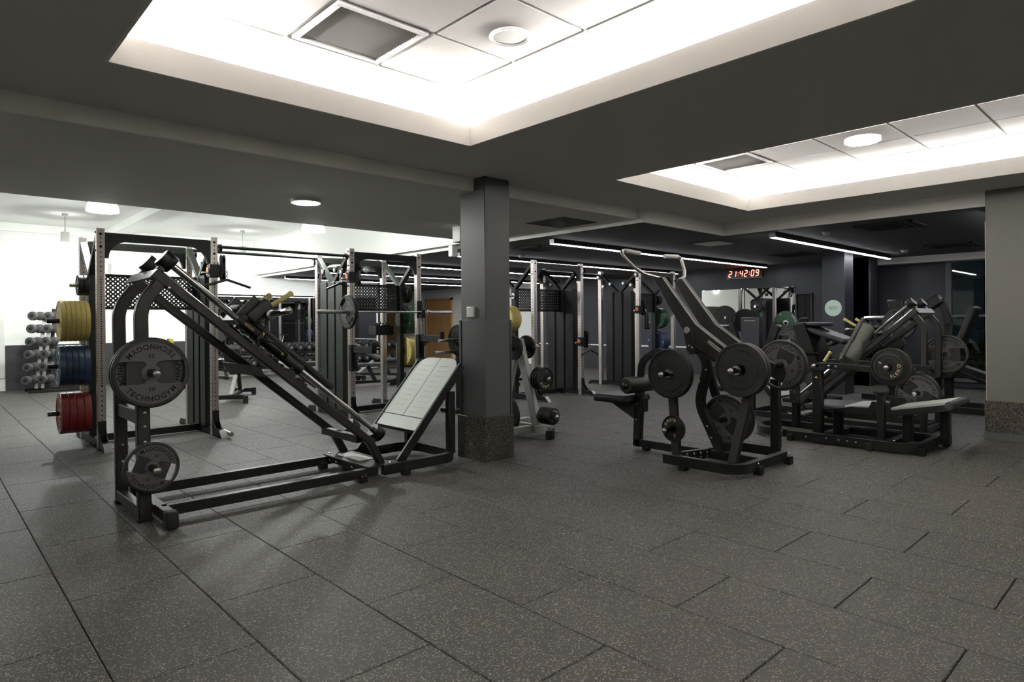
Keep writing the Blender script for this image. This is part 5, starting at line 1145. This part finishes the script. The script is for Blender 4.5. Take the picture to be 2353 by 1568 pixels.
# ================================================================== wall mirrors, clock, sign
for k, (y0, y1) in enumerate(((7.01, 8.07), (5.86, 6.985))):
    w_ = thing('wall_mirror', 'frameless wall mirror under the red clock, %s' % ('the panel farther from the dark doorway' if k == 0 else 'the panel beside the dark doorway'), 'mirror', (13.69, (y0 + y1) / 2, 0.66))
    box(13.692, 13.698, y0, y1, 0.66, 1.985).build('glass', 'mirror', w_)
    c = MB()
    for y in (y0 + 0.06, y1 - 0.06): c.cyl((13.698, y, 1.985), (13.684, y, 1.985), 0.016, 12)
    c.build('clip', 'chrome', w_)
mp = [(5.0, 6.45), (6.455, 7.9), (7.905, 9.70)]
for k, (x0, x1) in enumerate(mp):
    w_ = thing('wall_mirror', ['frameless mirror on the far wall, the panel nearest the dumbbell tower', 'frameless mirror on the far wall, the middle panel', 'frameless mirror on the far wall, the panel nearest the wooden doors'][k], 'mirror', ((x0 + x1) / 2, 16.14, 0.1))
    box(x0, x1, 16.138, 16.146, 0.08, 2.018).build('glass', 'mirror', w_)
    c = MB()
    for x in (x0 + 0.1, x1 - 0.1): c.cyl((x, 16.146, 2.018), (x, 16.13, 2.018), 0.018, 12)
    c.build('clip', 'chrome', w_)
SEG = {'0': 'abcdef', '1': 'bc', '2': 'abged', '4': 'fgbc', '9': 'abcdfg'}
t = thing('digital_clock', 'black digital wall clock with red digits reading 21:42:09', 'clock', (13.66, 6.97, 2.22))
box(13.62, 13.69, 6.545, 7.395, 2.222, 2.428).build('case', 'black_gloss', t, 0.005)
MB().box(13.612, 13.64, 6.55, 7.395, 2.218, 2.226).build('lower_edge', 'pale_steel', t)
dg = MB(); hh, wd, tk = 0.064, 0.058, 0.0085; sl = 0.14
def segq(y, z, s):
    P = {'a': (-1, 1, 1, 1), 'b': (1, 1, 1, 0), 'c': (1, 0, 1, -1), 'd': (-1, -1, 1, -1), 'e': (-1, 0, -1, -1), 'f': (-1, 1, -1, 0), 'g': (-1, 0, 1, 0)}[s]
    def W(u, v): return V((13.619, y - (u + v * sl), z + v))
    a = (P[0] * wd / 2, P[1] * hh); b_ = (P[2] * wd / 2, P[3] * hh)
    if a[1] == b_[1]: q = [(a[0] + 0.004, a[1] - tk), (b_[0] - 0.004, b_[1] - tk), (b_[0] - 0.004, b_[1] + tk), (a[0] + 0.004, a[1] + tk)]
    else: q = [(a[0] - tk, a[1] - 0.005), (a[0] + tk, a[1] - 0.005), (b_[0] + tk, b_[1] + 0.005), (b_[0] - tk, b_[1] + 0.005)]
    dg.add([W(*p) for p in q], [(0, 1, 2, 3)])
yy = 7.30; zc = 2.327
for ch in '21:42:09':
    if ch == ':':
        for v in (-0.025, 0.025): dg.add([V((13.619, yy + 0.022 + s * 0.006, zc + v + u * 0.006)) for s, u in ((-1, -1), (1, -1), (1, 1), (-1, 1))], [(0, 1, 2, 3)])
        yy -= 0.052; continue
    for s in SEG[ch]: segq(yy, zc, s)
    yy -= 0.107
dg.build('digits', 'red_led', t, smooth=0)
t = thing('wall_sign', 'round pale green notice asking to put weights back, on the navy column', 'sign', (11.52, 4.29, 1.33))
MB().lathe([(0.002, 0), (0.138, 0.0), (0.140, 0.003), (0.138, 0.006), (0.002, 0.006)], (11.529, 4.287, 1.472), (-1, 0, 0), 44).build('disc', 'sign_green', t)
m = MB()
for k, s in enumerate(('Please put the', 'weights back', 'after use')): text_flat(m, s, (11.5225, 4.287, 1.490 - 0.022 * k), (0, -1, 0), (0, 0, 1), 0.022)
m.build('notice_text', 'letter_black', t, smooth=0)
b = MB(); bolts(b, [(11.5235, 4.287 + 0.118 * math.cos(a), 1.472 + 0.118 * math.sin(a)) for a in (0, PI / 2, PI, -PI / 2)], (-1, 0, 0), 0.006); b.build('screw', 'bolt', t)
# ================================================================== ceiling fittings of the dark half
def cassette(x, y, s, lab, z=ZL2, m='ceil_dark', m2='vent_dark'):
    t = thing('air_vent', lab, 'vent', (x, y, z - 0.02))
    f = MB(); f.box(x - s, x + s, y - s, y - s + 0.05, z - 0.02, z).box(x - s, x + s, y + s - 0.05, y + s, z - 0.02, z).box(x - s, x - s + 0.05, y - s, y + s, z - 0.02, z).box(x + s - 0.05, x + s, y - s, y + s, z - 0.02, z); f.build('frame', m2, t, 0.004)
    for k in range(9):
        yy = y - s + 0.08 + (2 * s - 0.16) * k / 8; MB().sweep([(x - s + 0.05, yy, z - 0.012), (x + s - 0.05, yy, z - 0.012)], 0.045, 0.004, (0, 0.6, 0.8)).build('slat', m2, t)
    box(x - s + 0.05, x + s - 0.05, y - s + 0.05, y + s - 0.05, z - 0.003, z - 0.001).build('backing', 'hole', t)
cassette(9.03, 2.66, 0.33, 'dark square air vent in the ceiling beside the grey wall column')
cassette(12.2, 2.70, 0.33, 'dark square air vent in the ceiling near the night window')
cassette(7.31, 7.19, 0.30, 'dark square air vent in the ceiling above the rack by the square column')
cassette(11.6, 5.0, 0.30, 'dark square air vent in the ceiling before the navy column')
t = thing('ceiling_hatch', 'square dark access panel in the low ceiling behind the square column', 'hatch', (5.87, 5.39, ZL1)); box(5.55, 6.18, 5.07, 5.70, ZL1 - 0.006, ZL1).build('panel', 'vent_dark', t)
t = thing('ceiling_diffuser', 'square clear plastic diffuser in the dark ceiling by the beam corner', 'vent', (8.9, 5.04, ZL2 - 0.02)); box(8.6, 9.2, 4.78, 5.30, ZL2 - 0.012, ZL2).build('frame', 'vent_dark', t, 0.003); box(8.66, 9.14, 4.83, 5.25, ZL2 - 0.02, ZL2 - 0.012).build('panel', 'prism_clear', t, 0.004)
def detector(x, y, z, lab):
    t = thing('smoke_detector', lab, 'smoke detector', (x, y, z - 0.05)); MB().lathe([(0.02, -0.05), (0.04, -0.045), (0.045, -0.02), (0.06, -0.018), (0.06, 0)], (x, y, z), (0, 0, 1), 20).build('body', 'pale_steel', t)
detector(7.82, 8.14, ZL2, 'small smoke detector above the rack by the square column'); detector(9.01, 3.43, ZL2, 'small smoke detector between the vent and the light bar'); detector(12.47, 3.46, ZL2, 'small smoke detector near the night window')
t = thing('ceiling_fan', 'small grey dome camera with thin arms under the dark ceiling behind the barbell rack', 'dome camera', (6.75, 11.6, 2.36)); MB().sphere((6.75, 11.6, 2.38), 0.07, 16, 9, (1, 1, 0.9)).build('dome', 'pale_steel', t); MB().sweep([(6.4, 11.6, 2.45), (7.1, 11.6, 2.45)], 0.05, 0.02).build('mount', 'pale_steel', t)
t = thing('wall_speaker', 'cream loudspeaker with a round cone high on the far white wall', 'speaker', (2.9, 16.0, 2.3)); box(2.76, 3.04, 15.98, 16.15, 2.24, 2.62).build('body', 'white_plastic', t, 0.01); MB().lathe([(0.01, 0), (0.10, 0.0), (0.10, 0.01), (0.01, 0.006)], (2.9, 15.98, 2.36), (0, -1, 0), 24).build('cone', 'yellow_grip', t)
t = thing('exit_sign', 'green lit exit sign reflected from the wall behind', 'exit sign', (8.5, -5.9, 2.1)); box(8.3, 8.7, -5.98, -5.95, 2.08, 2.25).build('panel', 'exit_green', t)
# ================================================================== outside the night window
struct('ground', box(14.4, 40, -30, 30, -0.1, -0.02), 'asphalt', smooth=0)
for k, (x, y, z) in enumerate(((24.0, 4.2, 2.6), (24.0, 3.7, 2.55), (30, 3.2, 4.4), (30, 5.6, 4.4))):
    t = thing('street_lamp', 'small lit street lamp outside beyond the night window', 'street lamp', (x, y, 0), 'street lamps outside the night window'); MB().cyl((x, y, 0), (x, y, z), 0.04, 8).build('pole', 'asphalt', t); MB().sphere((x, y, z), 0.12, 10, 6, (1, 1.6, 0.6)).build('lamp_head', 'street_lamp', t)
t = thing('shrub', 'leafy shrub growing outside the night window', 'shrub', (15.3, 2.2, 0)); lf = MB()
for k in range(900):
    p = V((random.gauss(15.4, 0.3), random.gauss(2.4, 0.5), abs(random.gauss(0.45, 0.28)))); a = V((random.uniform(-1, 1), random.uniform(-1, 1), random.uniform(-1, 1))).normalized(); b_ = a.cross(V((random.random(), random.random(), 1))).normalized()
    lf.add([p, p + a * 0.05 + b_ * 0.02, p + a * 0.10, p + a * 0.05 - b_ * 0.02], [(0, 1, 2, 3)])
lf.build('foliage', 'leaf', t, smooth=0, kind='stuff'); MB().tube([(15.4, 2.4, 0), (15.4, 2.42, 0.5)], 0.02, 8).build('stem', 'wood', t)
